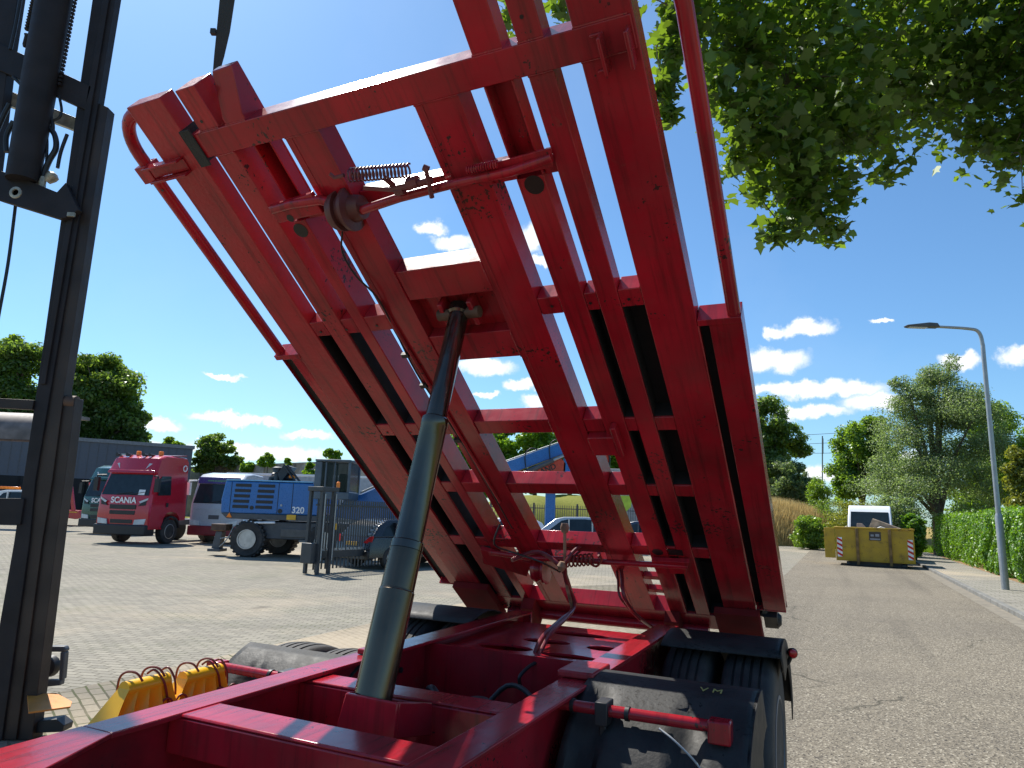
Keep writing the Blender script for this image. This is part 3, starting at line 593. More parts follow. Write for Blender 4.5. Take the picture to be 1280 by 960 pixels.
def FR(x, y, w=0.0):
    d = lray(x, y); O = Vector((0, HY, HZ)) - NF * w; t = (O - LC).dot(NF) / d.dot(NF); P = LC + d * t
    q = P - Vector((0, HY, HZ)); return Vector((q.x, -CA * q.y + SA * q.z, w))

# --- chassis rails and cross members
ZT = HZ
ch = MB()
for s in (-1, 1):
    x0, x1 = (.455, .595); a, b_ = (x0, x1) if s > 0 else (-x1, -x0); wx = .52 * s
    ch.box(a, b_, 1.55, 4.78, ZT - .018, ZT)
    # top flange flares inwards towards the gooseneck
    xi0, xi1 = s * .455, s * .31; xo = s * .595
    for sgn in (0,):
        T_ = [(xi0, 1.55, ZT), (xo, 1.55, ZT), (xo, 1.0, ZT), (xo, -.8, ZT), (xi1, -.8, ZT), (xi1, 1.22, ZT)]
        ch.slab(T_, (0, 0, -.018))
    ch.box(wx - .006, wx + .006, -.8, 4.78, ZT - .42, ZT - .019)
    ch.box(a, b_, -.8, 4.78, ZT - .438, ZT - .421)
    ch.box(a - .0, b_ + .0, 4.781, 4.80, ZT - .43, ZT - .002)
crail = ch.build('chassis_rails', RED, TR, bevel=.004)
def xmember(Y0, Y1, z=ZT - .004, h=.13, name='cross_member', lip=.0):
    b = MB(); b.box(-.513, .513, Y0, Y1, z - .012, z); b.box(-.512, .512, Y0, Y0 + .012, z - h, z - .013); return b.build(name, RED, TR, bevel=.006, seg=3)
m1 = TZ(380, 912, ZT); xmember(1.80, 1.965); xmember(2.44, 2.58, z=ZT - .02, h=.2)
MB().box(-.512, .512, 3.44, 3.452, ZT - .35, ZT - .02).build('cross_member', RED, TR)
# perforated plate between the rails near the hinge
def ell(cx, cy, rx, ry, n=26): return [(cx + rx * cos(2 * pi * i / n), cy + ry * sin(2 * pi * i / n)) for i in range(n)]
plate_holes('perforated_plate', [(-.512, 3.46), (.512, 3.46), (.512, 4.62), (-.512, 4.62)],
            [ell(-.16, 3.72, .17, .085), ell(.24, 3.68, .16, .06), ell(-.03, 4.02, .15, .07), ell(.33, 4.0, .10, .07), ell(.05, 4.36, .2, .07)], .012, RED, Matrix.Translation((0, 0, ZT - .055)), TR)
MB().box(-.512, .512, 4.50, 4.74, ZT - .3, ZT - .07).build('cross_member', RED, TR, bevel=.005)
b = MB(); p = TZ(724, 841, ZT); b.box(.435, .60, p.y - .13, p.y + .12, ZT + .002, ZT + .032); b.build('rest_pad', RED2, TR, bevel=.008)
p = TZ(444, 812, ZT); MB().box(-.56, -.44, p.y - .09, p.y + .07, ZT + .002, ZT + .028).build('rest_pad', RED, TR, bevel=.006)
b = MB(); b.box(-.50, -.36, 2.62, 3.0, ZT - .20, ZT - .188); b.build('bracket_plate', RED, TR, bevel=.004)
p = TZ(345, 905, ZT - .22); b = MB(); b.box(-.49, -.30, 2.10, 2.30, ZT - .2, ZT - .188); b.box(-.36, -.22, 2.2, 2.28, ZT - .19, ZT - .165); b.build('bracket_plate', RED, TR, bevel=.004)
p = TX(265, 927, -.508); MB().lathe([(0, .018), (.014, .018), (.015, .009), (.02, .009)], p, (1, 0, 0), 14).build('bolt', BLACK, TR)
for yy in (.9, 2.2, 3.2): MB().lathe([(0, .014), (.012, .014)], (-.512, yy, ZT - .12), (1, 0, 0), 10).build('bolt', BLACK, TR)
# --- hydraulic cylinder in its cradle
cb = TX(467, 868, 0.0); ctp = FM((0, 2.79, .0)); ct = TX(575, 388, 0.0)
axv = (ct - cb).normalized(); c0_ = cb - axv * .34
cyl = MB(); L_ = (ct - c0_).length
def onaxis(y):  # distance along the axis where the photograph's row y is crossed
    lo_, hi_ = 0, L_
    for _ in range(40):
        mid = (lo_ + hi_) / 2; q = TORG + LX * (c0_ + axv * mid).x + AX * (c0_ + axv * mid).y + Vector((0, 0, (c0_ + axv * mid).z)); dq = q - CAM
        yy = 480 - FOC * dq.dot(UP) / dq.dot(F)
        if yy > y: lo_ = mid
        else: hi_ = mid
    return lo_
t1 = onaxis(677); t1b = onaxis(738); t2 = onaxis(523)
cyl.lathe([(0, .0725), (t1b - .004, .0705), (t1b - .002, .069), (t1b, .068), (t1b + .004, .068), (t1b + .005, .0665), (t1 - .036, .0658), (t1 - .034, .064)], c0_, axv, 48)
cy = cyl.build('hydraulic_cylinder', STEEL2, TR)
s2 = MB().lathe([(t1 + .001, .0588), (t2 - .045, .057), (t2 - .042, .059), (t2 - .006, .059), (t2, .053)], c0_, axv, 48).build('cylinder_stage', STEEL, cy)
s3 = MB().lathe([(t2 + .001, .0475), (L_ - .03, .0465), (L_ - .02, .056), (L_ + .02, .056), (L_ + .03, .03)], c0_, axv, 48).build('cylinder_stage', STEEL, cy)
MB().lathe([(t1 - .034, .0668), (t1 - .004, .0668), (t1, .062)], c0_, axv, 48).build('gland_ring', STEEL, cy)
cr_ = MB(); 
YC = cb.y - .11; P1 = [TY(432, 866, YC), TY(497, 879, YC), TY(492, 925, YC), TY(418, 915, YC)]
cr_.slab(P1, (0, .014, 0))
for s in (-1, 1):
    ua, ub = (P1[0], P1[3]) if s < 0 else (P1[1], P1[2]); ua = ua + Vector((0, .015, 0)); ub = ub + Vector((0, .015, 0)); cr_.slab([ua, ua + Vector((0, .22, -.05)), ub + Vector((0, .24, -.05)), ub], (-s * .014, 0, 0))
cr_.build('cylinder_cradle', RED, TR, bevel=.004)
MB().tube([(-.5, cb.y + .02, ZT - .26), (.5, cb.y + .02, ZT - .26)], .05, 16).build('trunnion_bar', RED, TR)

# --- the raised tipping frame
beams = [(-1.088, -.885, 4.045, .092), (-.79, -.683, 4.05, .128), (-.602, -.535, 0, .142), (.512, .627, 0, .092), (.685, .778, 4.05, .09), (.878, 1.078, 4.08, .10)]
fr = MB(FM)
TF = None
for i, (x0, x1, vt, dp) in enumerate(beams):
    b = MB(FM)
    if vt: b.box(x0, x1, .12, vt, 0, dp)
    else:   # channel opened on the underside between the top cross member and the lock
        b.box(x0, x1, .12, 3.40, 0, dp); b.box(x0, x1, 3.4005, 3.764, dp - .012, dp)
        b.box(x0, x0 + .008, 3.4005, 3.764, .03 if x0 < 0 else 0, dp - .0125); b.box(x1 - .008, x1, 3.4005, 3.764, .0 if x0 > 0 else .06, dp - .0125)
        if x0 < 0: b.prism([(3.7645, 0), (3.90, 0), (4.06, .095), (4.06, dp), (3.7645, dp)], 'x', -.645, x1)
        else: b.box(x0, x1, 3.7645, 4.06, 0, dp)
    o = b.build('long_beam' if TF else 'tipping_frame', RED2 if i < 2 else RED, TF or TR, bevel=.004)
    if not TF:
        TF = o; o['label'] = 'raised tipping frame of parallel red beams'
for (x0, x1) in ((-.402, -.228), (.222, .408)):
    b = MB(FM); b.box(x0, x1, .12, 3.768, 0, .115); b.box(x0 + .03, x0 + .034, .12, 3.766, -.003, -.0005); b.build('main_beam', RED, TF, bevel=.004)
def xm(name, x0, x1, v0, v1, w0=.002, w1=.085, m=RED, bev=.004): return MB(FM).box(x0, x1, v0, v1, w0, w1).build(name, m, TF, bevel=bev)
# top cross member, proud of the beams
xm('top_cross_member', -.862, 1.07, 3.765, 3.872, -.006, .10)
# intermediate cross members, in the gaps
DS=[(.50,.877),(-.884,-.66)]
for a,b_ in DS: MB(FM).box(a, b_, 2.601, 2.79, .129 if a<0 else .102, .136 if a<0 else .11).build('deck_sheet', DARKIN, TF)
gaps = [(-.884, -.791), (-.682, -.603), (.409, .511), (.628, .684), (.779, .877)]
for v0, v1 in ((2.735, 2.828), (1.945, 2.04), (1.405, 1.50), (.80, .90)):
    for g in gaps: xm('cross_member', g[0], g[1], v0, v1, .003, .10)
    xm('cross_member', -.537, -.403, v0, v1, .003, .11)
for v0, v1 in ((1.945, 2.045), (1.405, 1.50), (.80, .885)): xm('cross_member', -.227, .221, v0, v1, .003, .10)
xm('cross_member', -.227, .221, .655, .70, .003, .14)
xm('cross_member', -.227, .221, 3.40, 3.455, .045, .12)
for g in ((-.534, -.403), (.409, .511), (.628, .684)): xm('cross_member', g[0], g[1], 3.39, 3.46, .02, .10)
# added near-black linings: the shade inside the covered slots, put into colour
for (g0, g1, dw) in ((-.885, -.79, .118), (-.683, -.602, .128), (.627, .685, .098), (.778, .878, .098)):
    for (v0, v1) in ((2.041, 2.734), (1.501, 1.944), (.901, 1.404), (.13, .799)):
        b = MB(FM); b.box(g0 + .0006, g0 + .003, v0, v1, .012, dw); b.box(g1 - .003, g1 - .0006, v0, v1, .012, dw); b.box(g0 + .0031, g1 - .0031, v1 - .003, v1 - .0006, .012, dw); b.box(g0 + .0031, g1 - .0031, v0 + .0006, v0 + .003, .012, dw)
        b.build('slot_shade_lining', DARKIN, TF)
# weld beads
rw = random.Random(3); b = MB(FM)
def bead(p0, p1):
    b = MB(FM); n_ = 26; pts = [Vector(p0).lerp(Vector(p1), i / n_) for i in range(n_ + 1)]; b.tube(pts, [.0032 + .0022 * rw.random() for _ in pts], 6); b.build('weld_bead', RED, TF)
for (x0, x1) in ((-.79, -.683), (-.645, -.535), (.512, .627), (.685, .778), (.878, 1.06)): bead((x0, 3.874, -.001), (x1, 3.874, -.001))
for (x0, x1) in ((-.79, -.683), (-.402, -.228), (.222, .408), (.685, .778), (.878, 1.06)): bead((x0, 3.763, -.001), (x1, 3.763, -.001))
for x in (-.228, .222):
    bead((x, 2.90, .0), (x, 3.06, .0)); bead((x, 2.50, .0), (x, 2.66, .0)); bead((x, 1.95, .0), (x, 2.04, .0)); bead((x, 1.41, .0), (x, 1.50, .0))
for x in (1.08,): bead((x, .3, .001), (x, 2.6, .001))
# cylinder head box
xm('cylinder_head_box', -.227, .221, 2.895, 3.06, .003, .12)
xm('cylinder_head_box', -.227, .221, 2.50, 2.665, .003, .12)
MB(FM).box(-.227, .221, 2.666, 2.894, .07, .085).build('head_plate', RED, TF)
b = MB(FM); p = FR(575, 390, 0)
b.box(-.09, -.065, 2.72, 2.86, -.01, .069); b.box(.065, .09, 2.72, 2.86, -.01, .069); b.build('head_lug', RED, TF, bevel=.006)
b = MB(FM); b.tube([(-.11, 2.79, .005), (.11, 2.79, .005)], .028, 16); b.build('head_pin', RUST, TF)
# deck sheet over the outer beams and side panels
for s in (-1, 1):
    a, b_ = (.50, 1.255) if s > 0 else (-1.255, -.66)
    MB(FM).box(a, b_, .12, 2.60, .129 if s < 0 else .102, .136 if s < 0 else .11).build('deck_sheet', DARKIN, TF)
    xi, xo = s * 1.092, s * 1.258
    b = MB(FM)
    if s > 0: b.box(1.125, 1.258, .25, 2.60, .002, .012); b.box(1.252, 1.258, .25, 2.6, .0121, .10)
    else: b.box(-1.16, -1.089, .25, 2.60, .004, .012); b.box(-1.258, -1.254, .25, 2.6, .03, .09)
    MB(FM).box(*((1.079, 1.1245) if s > 0 else (-1.2535, -1.1605)), .25, 2.59, .05, .058).build('recess_shade_plate', DARKIN, TF)  # near-black plate paints the shade inside the open side recess
    b.box(min(xi - s * .012, xo), max(xi - s * .012, xo), 2.60, 2.632, -.004, .10)   # end strap
    b.box(min(xi - s * .01, xo), max(xi - s * .01, xo), .235, .248, .0, .11)
    b.build('side_panel', RED, TF, bevel=.002)
    # handrail-like tube that bends into the beam end
    tb = [(s * 1.228, 2.62, .03), (s * 1.228, 3.2, .03), (s * 1.228, 3.72, .03)]
    for k_ in range(9):
        a_ = pi / 2 * k_ / 8; tb.append((s * (1.228 - .13 * (1 - cos(a_))), 3.84 + .165 * sin(a_), .03 + .01 * k_ / 8))
    tb.append((s * 1.07, 4.005, .04))
    MB(FM).tube(tb, .0285, 18).build('side_tube', RED, TF)
    if s > 0: continue
    b = MB(FM); b.box(*sorted((s * 1.268, s * 1.19)), 3.72, 3.80, -.012, .07); b.box(*sorted((s * 1.19, s * .965)), 3.725, 3.735, -.05, .0); b.box(*sorted((s * 1.19, s * .965)), 3.79, 3.80, -.05, .0)
    b.slab([Vector((s * 1.19, 3.736, .0)), Vector((s * .965, 3.736, .0)), Vector((s * .965, 3.789, .0)), Vector((s * 1.19, 3.789, .0))], (0, 0, -.008))
    b.build('tube_bracket', RED, TF, bevel=.003)
# right beam bracket with two lugs
b = MB(FM)
for (x, y) in ((757, 60), (790, 52)):
    q = FR(x, y, 0); b.box(q.x - .006, q.x + .006, q.y - .065, q.y + .055, -.07, -.001)
b.box(.93, .975, 3.835, 3.845, -.02, 0); b.box(.93, .975, 3.72, 3.73, -.02, 0)
b.build('lug', RED, TF, bevel=.003)
# bottom cross member and hinge
xm('bottom_cross_member', -1.085, 1.085, -.07, .119, .0, .12)
b = MB(FM); b.box(-1.10, -.80, -.10, .30, -.055, -.002); b.build('hinge_block', MATTER, TF, bevel=.006)
b = MB(FM); b.box(.82, 1.10, -.10, .25, -.05, -.002); b.build('hinge_block', MATTER, TF, bevel=.006)
for s in (-1, 1):
    b = MB(FM); b.box(s * .53 - .05, s * .53 + .05, -.08, .14, -.09, -.001); b.build('hinge_lug', MATTER, TF, bevel=.006)
MB(FM).tube([(-.75, -.04, -.03), (.75, -.04, -.03)], .035, 16).build('hinge_shaft', RED, TF)
# plate covering on the lower right
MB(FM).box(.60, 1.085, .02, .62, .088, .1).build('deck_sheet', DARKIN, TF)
# small plate standing between the beams at the right (twist lock guide)
q = FR(745, 545, 0); b = MB(FM); b.box(.409, .56, 1.79, 1.93, -.03, .04); b.box(.555, .585, 1.80, 2.02, -.05, .0); b.build('guide_block', RED, TF, bevel=.006)
# bolt holes / round openings
def disc(x, y, r, name='round_opening', m=BLK, w=-.0015, tf=TF):
    q = FR(x, y, 0); b = MB(FM); b.lathe([(0, r), (.0012, r)], (q.x, q.y, w), (0, 0, 1), 28); return b.build(name, m, tf)
disc(376, 288, .036); disc(668, 231, .04)
for x, y in ((652, 21), (439, 134), (203, 238), (325, 175), (333, 158), (401, 415), (433, 412), (471, 407), (690, 383), (738, 379), (786, 374), (484, 541), (513, 541), (252, 152)): disc(x, y, .007, 'bolt_hole')
disc(822, 690, .033); q = FR(838, 690); 
b = MB(FM); b.box(q.x - .012, q.x + .075, q.y - .03, q.y + .03, -.0015, -.0003); b.build('square_opening', BLK, TF)
# slotted lower end brackets: small rungs between the right beams
for v in (.52, .36):
    xm('rung', .409, .511, v - .02, v + .02, .01, .05)
# --- locking mechanism near the top of the frame
W = -.07
def FQ(x, y, w=W): q = FR(x, y, w); return (q.x, q.y, q.z)
def coil(b, A, B_, R, n, r, w=None):
    A = Vector(A); B_ = Vector(B_); ax = (B_ - A).normalized(); u = ax.orthogonal().normalized(); v = ax.cross(u); pts = []
    for i in range(n * 14 + 1):
        a = 2 * pi * i / 14; pts.append(A.lerp(B_, i / (n * 14)) + (u * cos(a) + v * sin(a)) * R)
    b.tube(pts, r, 7)
lk = MB(FM)
lk.tube([FQ(452, 263, -.04), FQ(500, 247, -.04), FQ(562, 231, -.04), FQ(640, 214, -.04), FQ(690, 197, -.02)], .019, 14)
lk.slab([Vector(FQ(x, y, -.012)) for x, y in ((607, 205), (690, 183), (692, 207), (612, 226))], (0, 0, -.012))
lock = lk.build('locking_bar', RED, TF, bevel=.002)
b = MB(FM); coil(b, FQ(436, 219), FQ(512, 213), .026, 17, .0042); b.build('tension_spring', mat('dark_red_spring', (.12, .012, .02), .35, coat=.3), lock)
b = MB(FM); coil(b, FQ(583, 213, -.045), FQ(622, 205, -.045), .014, 13, .003); b.build('small_spring', RED, lock)
b = MB(FM); q = FQ(436, 262, -.02); ax_ = (1, .0, 0)
b.lathe([(-.075, .03), (-.07, .078), (-.04, .088), (-.032, .088), (-.028, .07), (.0, .07), (.006, .094), (.022, .094), (.03, .06), (.075, .05), (.08, .02)], q, ax_, 36)
b.build('brake_drum', mat('rusty_red_drum', (.11, .025, .022), .5, var=.3, bump=.2, dirt=.6, dirtcol=(.05, .03, .025)), lock)
b = MB(FM)
b.tube([FQ(532, 210, -.08), FQ(540, 247, -.09)], .010, 10); b.tube([FQ(529, 209, -.08), FQ(536, 212, -.08)], .013, 8)
b.tube([FQ(490, 236, -.06), FQ(515, 231, -.07), FQ(540, 224, -.06)], .014, 10)
b.lathe([(-.02, .02), (.02, .02)], FQ(500, 238, -.06), (1, 0, 0), 10); b.lathe([(-.03, .026), (.02, .026)], FQ(518, 228, -.06), (1, .1, 0), 8)
b.tube([FQ(480, 222, -.06), FQ(500, 238, -.05)], .012, 8); b.tube([FQ(455, 235, -.05), FQ(500, 238, -.06)], .009, 8)
b.tube([FQ(430, 219, -.07), FQ(418, 222, -.07), FQ(412, 217, -.07)], .008, 8)
b.build('link_rod', mat('dirty_red_rod', (.14, .03, .035), .45, bump=.2, dirt=.6, dirtcol=(.05, .04, .035)), lock)
b = MB(FM)
b.tube([FQ(340, 262, -.03), FQ(365, 255, -.04), FQ(400, 250, -.04), FQ(420, 255, -.03)], .022, 12)
b.slab([Vector(FQ(x, y, -.015)) for x, y in ((338, 255), (392, 238), (408, 262), (352, 275))], (0, 0, -.03))
b.build('latch_housing', RED, lock, bevel=.005)
disc(369, 266, .018, 'latch_slot', w=-.046)
b = MB(FM); b.tube(smooth_path([FQ(428, 290, -.05), FQ(428, 315, -.05), FQ(445, 345, -.04), FQ(470, 370, -.03), FQ(490, 405, -.015), FQ(520, 465, -.012), FQ(556, 520, -.012), FQ(600, 590, -.012), FQ(640, 660, -.015)], 5), .0045, 8)
b.build('brake_hose', BLACK, TF)
b = MB(FM); b.tube([FQ(475, 378, -.012), FQ(540, 487, -.012), FQ(625, 628, -.012)], .008, 8); b.build('cable_conduit', RED2, TF)
for (x, y) in ((508, 442), (531, 480), (573, 548)):
    q = FR(x, y, 0); MB(FM).box(q.x - .02, q.x + .02, q.y - .012, q.y + .012, -.022, -.0005).build('cable_clip', BLACK, TF)
# --- mechanism near the bottom
W2 = -.07
lk = MB(FM)
lk.tube([FQ(612, 690, -.03), FQ(660, 697, -.04), FQ(720, 700, -.04), FQ(800, 705, -.04), FQ(860, 708, -.03)], .018, 12)
lk.slab([Vector(FQ(x, y, -.01)) for x, y in ((602, 682), (665, 700), (660, 716), (606, 700))], (0, 0, -.03))
lk.slab([Vector(FQ(x, y, -.01)) for x, y in ((815, 696), (862, 698), (858, 712), (822, 712))], (0, 0, -.03))
lock2 = lk.build('locking_bar', RED, TF, bevel=.002)
b = MB(FM); coil(b, FQ(706, 702, -.06), FQ(742, 699, -.06), .035, 7, .006); b.build('tension_spring', WIRE, lock2)
b = MB(FM); b.lathe([(-.07, .03), (-.06, .08), (-.03, .09), (0, .07), (.02, .095), (.035, .095), (.04, .04)], FQ(678, 712, -.03), (1, 0, 0), 32); b.build('brake_drum', RED, lock2)
b = MB(FM); b.tube(smooth_path([FQ(735, 702, -.06), FQ(745, 708, -.06), FQ(752, 700, -.06), FQ(748, 694, -.06)], 4), .008, 8); b.build('hook', WIRE, lock2)
# hanging chain and hoses from the frame to the chassis
b = MB(); pr = [TX(706, 655, -.02), TX(706, 700, -.02), TX(709, 735, -.02), TX(716, 762, -.02)]
b.tube(pr, [.012, .010, .012, .012], 8)
b.lathe([(-.03, .02), (0, .03), (.03, .022)], TX(706, 660, -.02), (0, 0, 1), 12); b.lathe([(-.03, .016), (0, .03), (.03, .016)], TX(702, 708, -.02), (.2, 0, 1), 12)
b.build('hose_hanger', mat('rusty_chain', (.22, .13, .08), .6, var=.5, vscale=20), TR)
def hose(pts, r, m, name='hose'): return MB().tube(smooth_path(pts, 6), r, 10).build(name, m, TR)
RH = mat('red_oversprayed_hose', (.16, .015, .022), .35, bump=.1, dirt=.4, dirtcol=(.03, .02, .02))
hose([TX(655, 868, .05), TX(662, 840, .05), TX(676, 800, .03), TX(700, 776, .0), TX(715, 762, -.02), TX(712, 735, -.03), TX(700, 708, -.04), TX(672, 690, -.2), TX(640, 700, -.3)], .014, RH)
hose([TX(660, 866, .08), TX(668, 835, .08), TX(686, 795, .06), TX(708, 772, .03), TX(718, 755, .0), TX(706, 720, -.02), TX(712, 695, .02), TX(735, 678, .1), TX(762, 686, .2), TX(776, 712, .28), TX(780, 745, .33), TX(795, 768, .36), TX(815, 784, .4)], .012, RH)
hose([TX(712, 700, .0), TX(735, 684, .08), TX(765, 690, .2), TX(772, 722, .26), TX(776, 748, .3), TX(800, 775, .38)], .008, RH)
hose([TX(625, 655, -.3), TX(618, 680, -.34), TX(640, 690, -.3), TX(675, 702, -.1), TX(700, 715, -.05)], .006, BLACK)
hose([TX(652, 862, .1), TX(650, 845, .1), TX(672, 828, .15), TX(695, 838, .2), TX(690, 858, .2)], .009, BLACK)
# --- running gear between and beside the rails
AXY = (3.10, 4.42); WZ = .545
def wheel(X, Y, s, sub=True):
    b = MB(); w_ = .28
    prof = [(-.135, .30), (-.14, .40), (-.135, .465), (-.115, .498), (-.10, .505), (-.075, .508), (-.073, .497), (-.063, .497), (-.061, .510), (-.03, .512), (-.028, .500), (-.016, .500), (-.014, .512), (.014, .512), (.016, .500), (.028, .500), (.03, .512), (.061, .510), (.063, .497), (.073, .497), (.075, .508), (.10, .505), (.115, .498), (.135, .465), (.14, .40), (.135, .30)]
    prof = [(a_, r_ * 1.055) for a_, r_ in prof]; b.lathe(prof, (X, Y, WZ), (1, 0, 0), 72)
    b.M = None
    t = b.build('tyre', TYRE, TR)
    b = MB(); b.lathe([(-.12 * s, .302), (.138 * s, .302), (.140 * s, .285), (.10 * s, .27), (.04 * s, .22), (.03 * s, .12), (.10 * s, .11), (.12 * s, .06), (.12 * s, .01)], (X, Y, WZ), (1, 0, 0), 40)
    for k_ in range(10):
        a = 2 * pi * k_ / 10; b.lathe([(.03 * s, .014), (.06 * s, .014)], (X, Y + .16 * cos(a), WZ + .16 * sin(a)), (1, 0, 0), 8)
    b.build('rim', MGREY, t); return t
for Y in AXY:
    for s in (-1, 1):
        wheel(s * 1.09, Y, s); wheel(s * .76, Y, s)
    b = MB(); b.tube([(-1.0, Y, WZ), (1.0, Y, WZ)], .065, 16)
    for s in (-1, 1): b.lathe([(-.09, .20), (.09, .20)], (s * .52, Y, WZ), (1, 0, 0), 24)
    b.build('axle', DGREY, TR)
b = MB()
b.tube([(-.28, 3.0, .72), (-.28, 3.4, .72)], .12, 20); b.tube([(.1, 2.75, .62), (.42, 2.75, .62)], .13, 20); b.box(-.1, .12, 2.95, 3.15, .68, .86); b.lathe([(0, .09), (.12, .09), (.13, .05), (.2, .05)], (-.2, 2.95, .80), (.3, -.4, .7), 18)
b.lathe([(0, .05), (.14, .05)], (.05, 3.0, .84), (0, 0, 1), 14)
b.build('brake_valve_unit', BLKP, TR, bevel=.006)
hose([(-.32, 3.1, .80), (-.22, 3.02, .98), (-.12, 2.96, .93), (-.05, 2.95, .80)], .02, BLACK)
hose([(-.38, 3.2, .80), (-.28, 3.0, .95), (-.1, 2.9, .96), (.1, 2.9, .9), (.3, 2.8, .74)], .007, WIRE, 'air_line')
hose([(.35, 2.7, .7), (.2, 2.72, .9), (.05, 2.8, .98), (-.02, 2.95, .85)], .007, WIRE, 'air_line')
hose([(-.4, 2.75, .7), (-.34, 2.72, .95), (-.2, 2.7, 1.0), (-.12, 2.74, .85), (-.1, 2.8, .7)], .013, BLACK)
hose([(.42, 2.75, .7), (.38, 2.72, .98), (.25, 2.75, 1.02), (.16, 2.85, .9), (.12, 2.95, .78)], .011, BLACK)
hose([(-.2, 2.0, .7), (-.1, 2.1, .92), (.1, 2.15, .95), (.25, 2.2, .8), (.3, 2.3, .7)], .012, BLACK)
for (x_, y_) in ((-.3, 2.86), (.05, 2.8), (.3, 3.15)): MB().lathe([(0, .03), (.05, .03), (.055, .018), (.10, .018), (.105, .026), (.12, .026)], (x_, y_, .80), (0, 0, 1), 6).build('hose_fitting', CHROME, TR)
MB().lathe([(0, .10), (.02, .13), (.45, .13), (.47, .10)], (-.22, 2.25, .60), (1, 0, 0), 28).build('air_tank', BLKP, TR)
hose([(-.05, 3.1, .8), (.1, 3.2, 1.0), (.3, 3.1, .95), (.34, 3.0, .7)], .012, BLACK)
MB().box(-.5, .5, 2.2, 3.4, .38, .42).build('under_plate', BLKP, TR)
# mudguards: moulded quarter shells
def mudguard(Y0, prof, s, x0, x1, lbl=None, ribs=True):
    b = MB(); n = len(prof); th = .006
    nx = 22; X = [x0 + (x1 - x0) * i / nx for i in range(nx + 1)]
    def off(x, i):  # moulded recess on the front face
        if not ribs: return 0
        u = (abs(x) - .48) / .76; dd_ = 0
        if .20 < u < .30 and i < n - 4: dd_ = .05
        if .68 < u < .80 and i < n - 4: dd_ = .05
        return dd_
    vs = []; 
    for x in X:
        for i, (y, z) in enumerate(prof): vs.append((s * x, Y0 + y + off(x, i), z))
    fs = [(a * n + i, a * n + i + 1, (a + 1) * n + i + 1, (a + 1) * n + i) for a in range(nx) for i in range(n - 1)]
    b._add(vs, fs); o = b.build('mudguard', PLASTIC, TR, angle=50)
    sd = o.modifiers.new('thickness', 'SOLIDIFY'); sd.thickness = .008
    bb = MB()
    lip = [(s * (x1 + .004), Y0 + y, z) for y, z in prof]; inn = [(s * (x1 + .004), Y0 + y * .55 + .40 * .45, z * .80 + .05) for y, z in prof]
    bb._add(lip + [(x - s * .012, y, z) for x, y, z in lip] + inn, [(i, i + 1, n + i + 1, n + i) for i in range(n - 1)] + [(i, i + 1, 2 * n + i + 1, 2 * n + i) for i in range(n - 1)])
    e = bb.build('mudguard_lip', PLASTIC, o); sd = e.modifiers.new('thickness', 'SOLIDIFY'); sd.thickness = .006
    return o
pf = [(-.63, .45), (-.625, .65), (-.59, .80), (-.53, .93), (-.46, 1.02), (-.40, 1.075), (-.37, 1.10), (-.34, 1.108), (-.31, 1.102), (-.28, 1.108)]
for s in (-1, 1):
    r0_, a1_ = (.60, 84) if s > 0 else (.59, 110)
    pf = [(r0_ * cos(radians(a_)), WZ + r0_ * sin(radians(a_))) for a_ in np.linspace(188, a1_, 15)]
    mudguard(AXY[0], pf, s, .58 if s > 0 else .50, 1.262 if s > 0 else 1.25)
    BY, BZ = (2.74, 1.082) if s > 0 else (2.60, 1.045)
    pr_ = [(.62 * cos(a), WZ + .02 + .59 * sin(a)) for a in [radians(115 - 8.5 * i) for i in range(13)]]
    mudguard(AXY[1], pr_, s, .62, 1.262, ribs=False)
    bb = MB(); q = BZ; bb.tube([(s * .5, BY, q), (s * 1.12, BY + .01, q)], .022, 16); bar = bb.build('mudguard_bar', RED, TR)
    MB().box(*sorted((s * 1.12, s * 1.20)), BY - .03, BY + .04, BZ - .05, BZ + .028).build('bar_end_box', RED, bar, bevel=.006)
    for x in (.60, .82): MB().lathe([(-.008, .027), (.008, .027)], (s * x, BY + .005, q), (1, 0, 0), 16).build('clamp_ring', BLACK, bar)
    b = MB(); b.box(*sorted((s * .70, s * .75)), BY - .035, BY + .055, BZ - .05, BZ + .035); b.box(*sorted((s * .712, s * .738)), BY - .01, BY + .01, .60, BZ - .051); b.build('strap', BLKP, bar, bevel=.004)
dq = lray(889, 864); tt_ = 2.0
while tt_ < 4 and (LC + dq * tt_ - Vector((0, 0, 0))).yz.__sub__(Vector((AXY[0], WZ))).length > .603: tt_ += .002
P_ = LC + dq * tt_; rn = Vector((0, P_.y - AXY[0], P_.z - WZ)).normalized(); M_ = face_mat(P_ + rn * .003, (1, 0, 0), (0, rn.z, -rn.y))
text('painted_mark', 'V M', .055, mat('yellow_paint_mark', (.45, .36, .10), .7), M_, TR, depth=.001)
hose([(.95, 2.70, 1.06), (1.02, 2.67, 1.03), (1.10, 2.67, .96), (1.12, 2.69, .88)], .004, WHT if False else GALV, 'air_line')
# left bracket bar lying beside the chocks
b = MB(); A = TZ(245, 838, 1.0); b.box(-1.20, -.95, 2.42, 2.46, 1.0, 1.05); b.build('side_bracket', RED, TR, bevel=.003)
# side marker lamp on a rubber arm
q = TX(991, 817, 1.30); b = MB(); b.lathe([(-.02, .012), (-.018, .022), (.0, .026), (.012, .022), (.016, .012)], q, (.3, -1, 0), 20); sm = b.build('marker_lamp', REDL, TR)
MB().lathe([(-.03, .012), (-.028, .026), (-.004, .031), (.004, .029), (-.003, .026)], q + Vector((-.002, .01, 0)), (.3, -1, 0), 20).build('rubber_rim', BLACK, sm)
MB().tube(smooth_path([q + Vector((-.01, .03, -.01)), q + Vector((-.03, .04, -.06)), q + Vector((-.08, .05, -.12))], 4), .012, 8).build('rubber_arm', BLACK, sm)
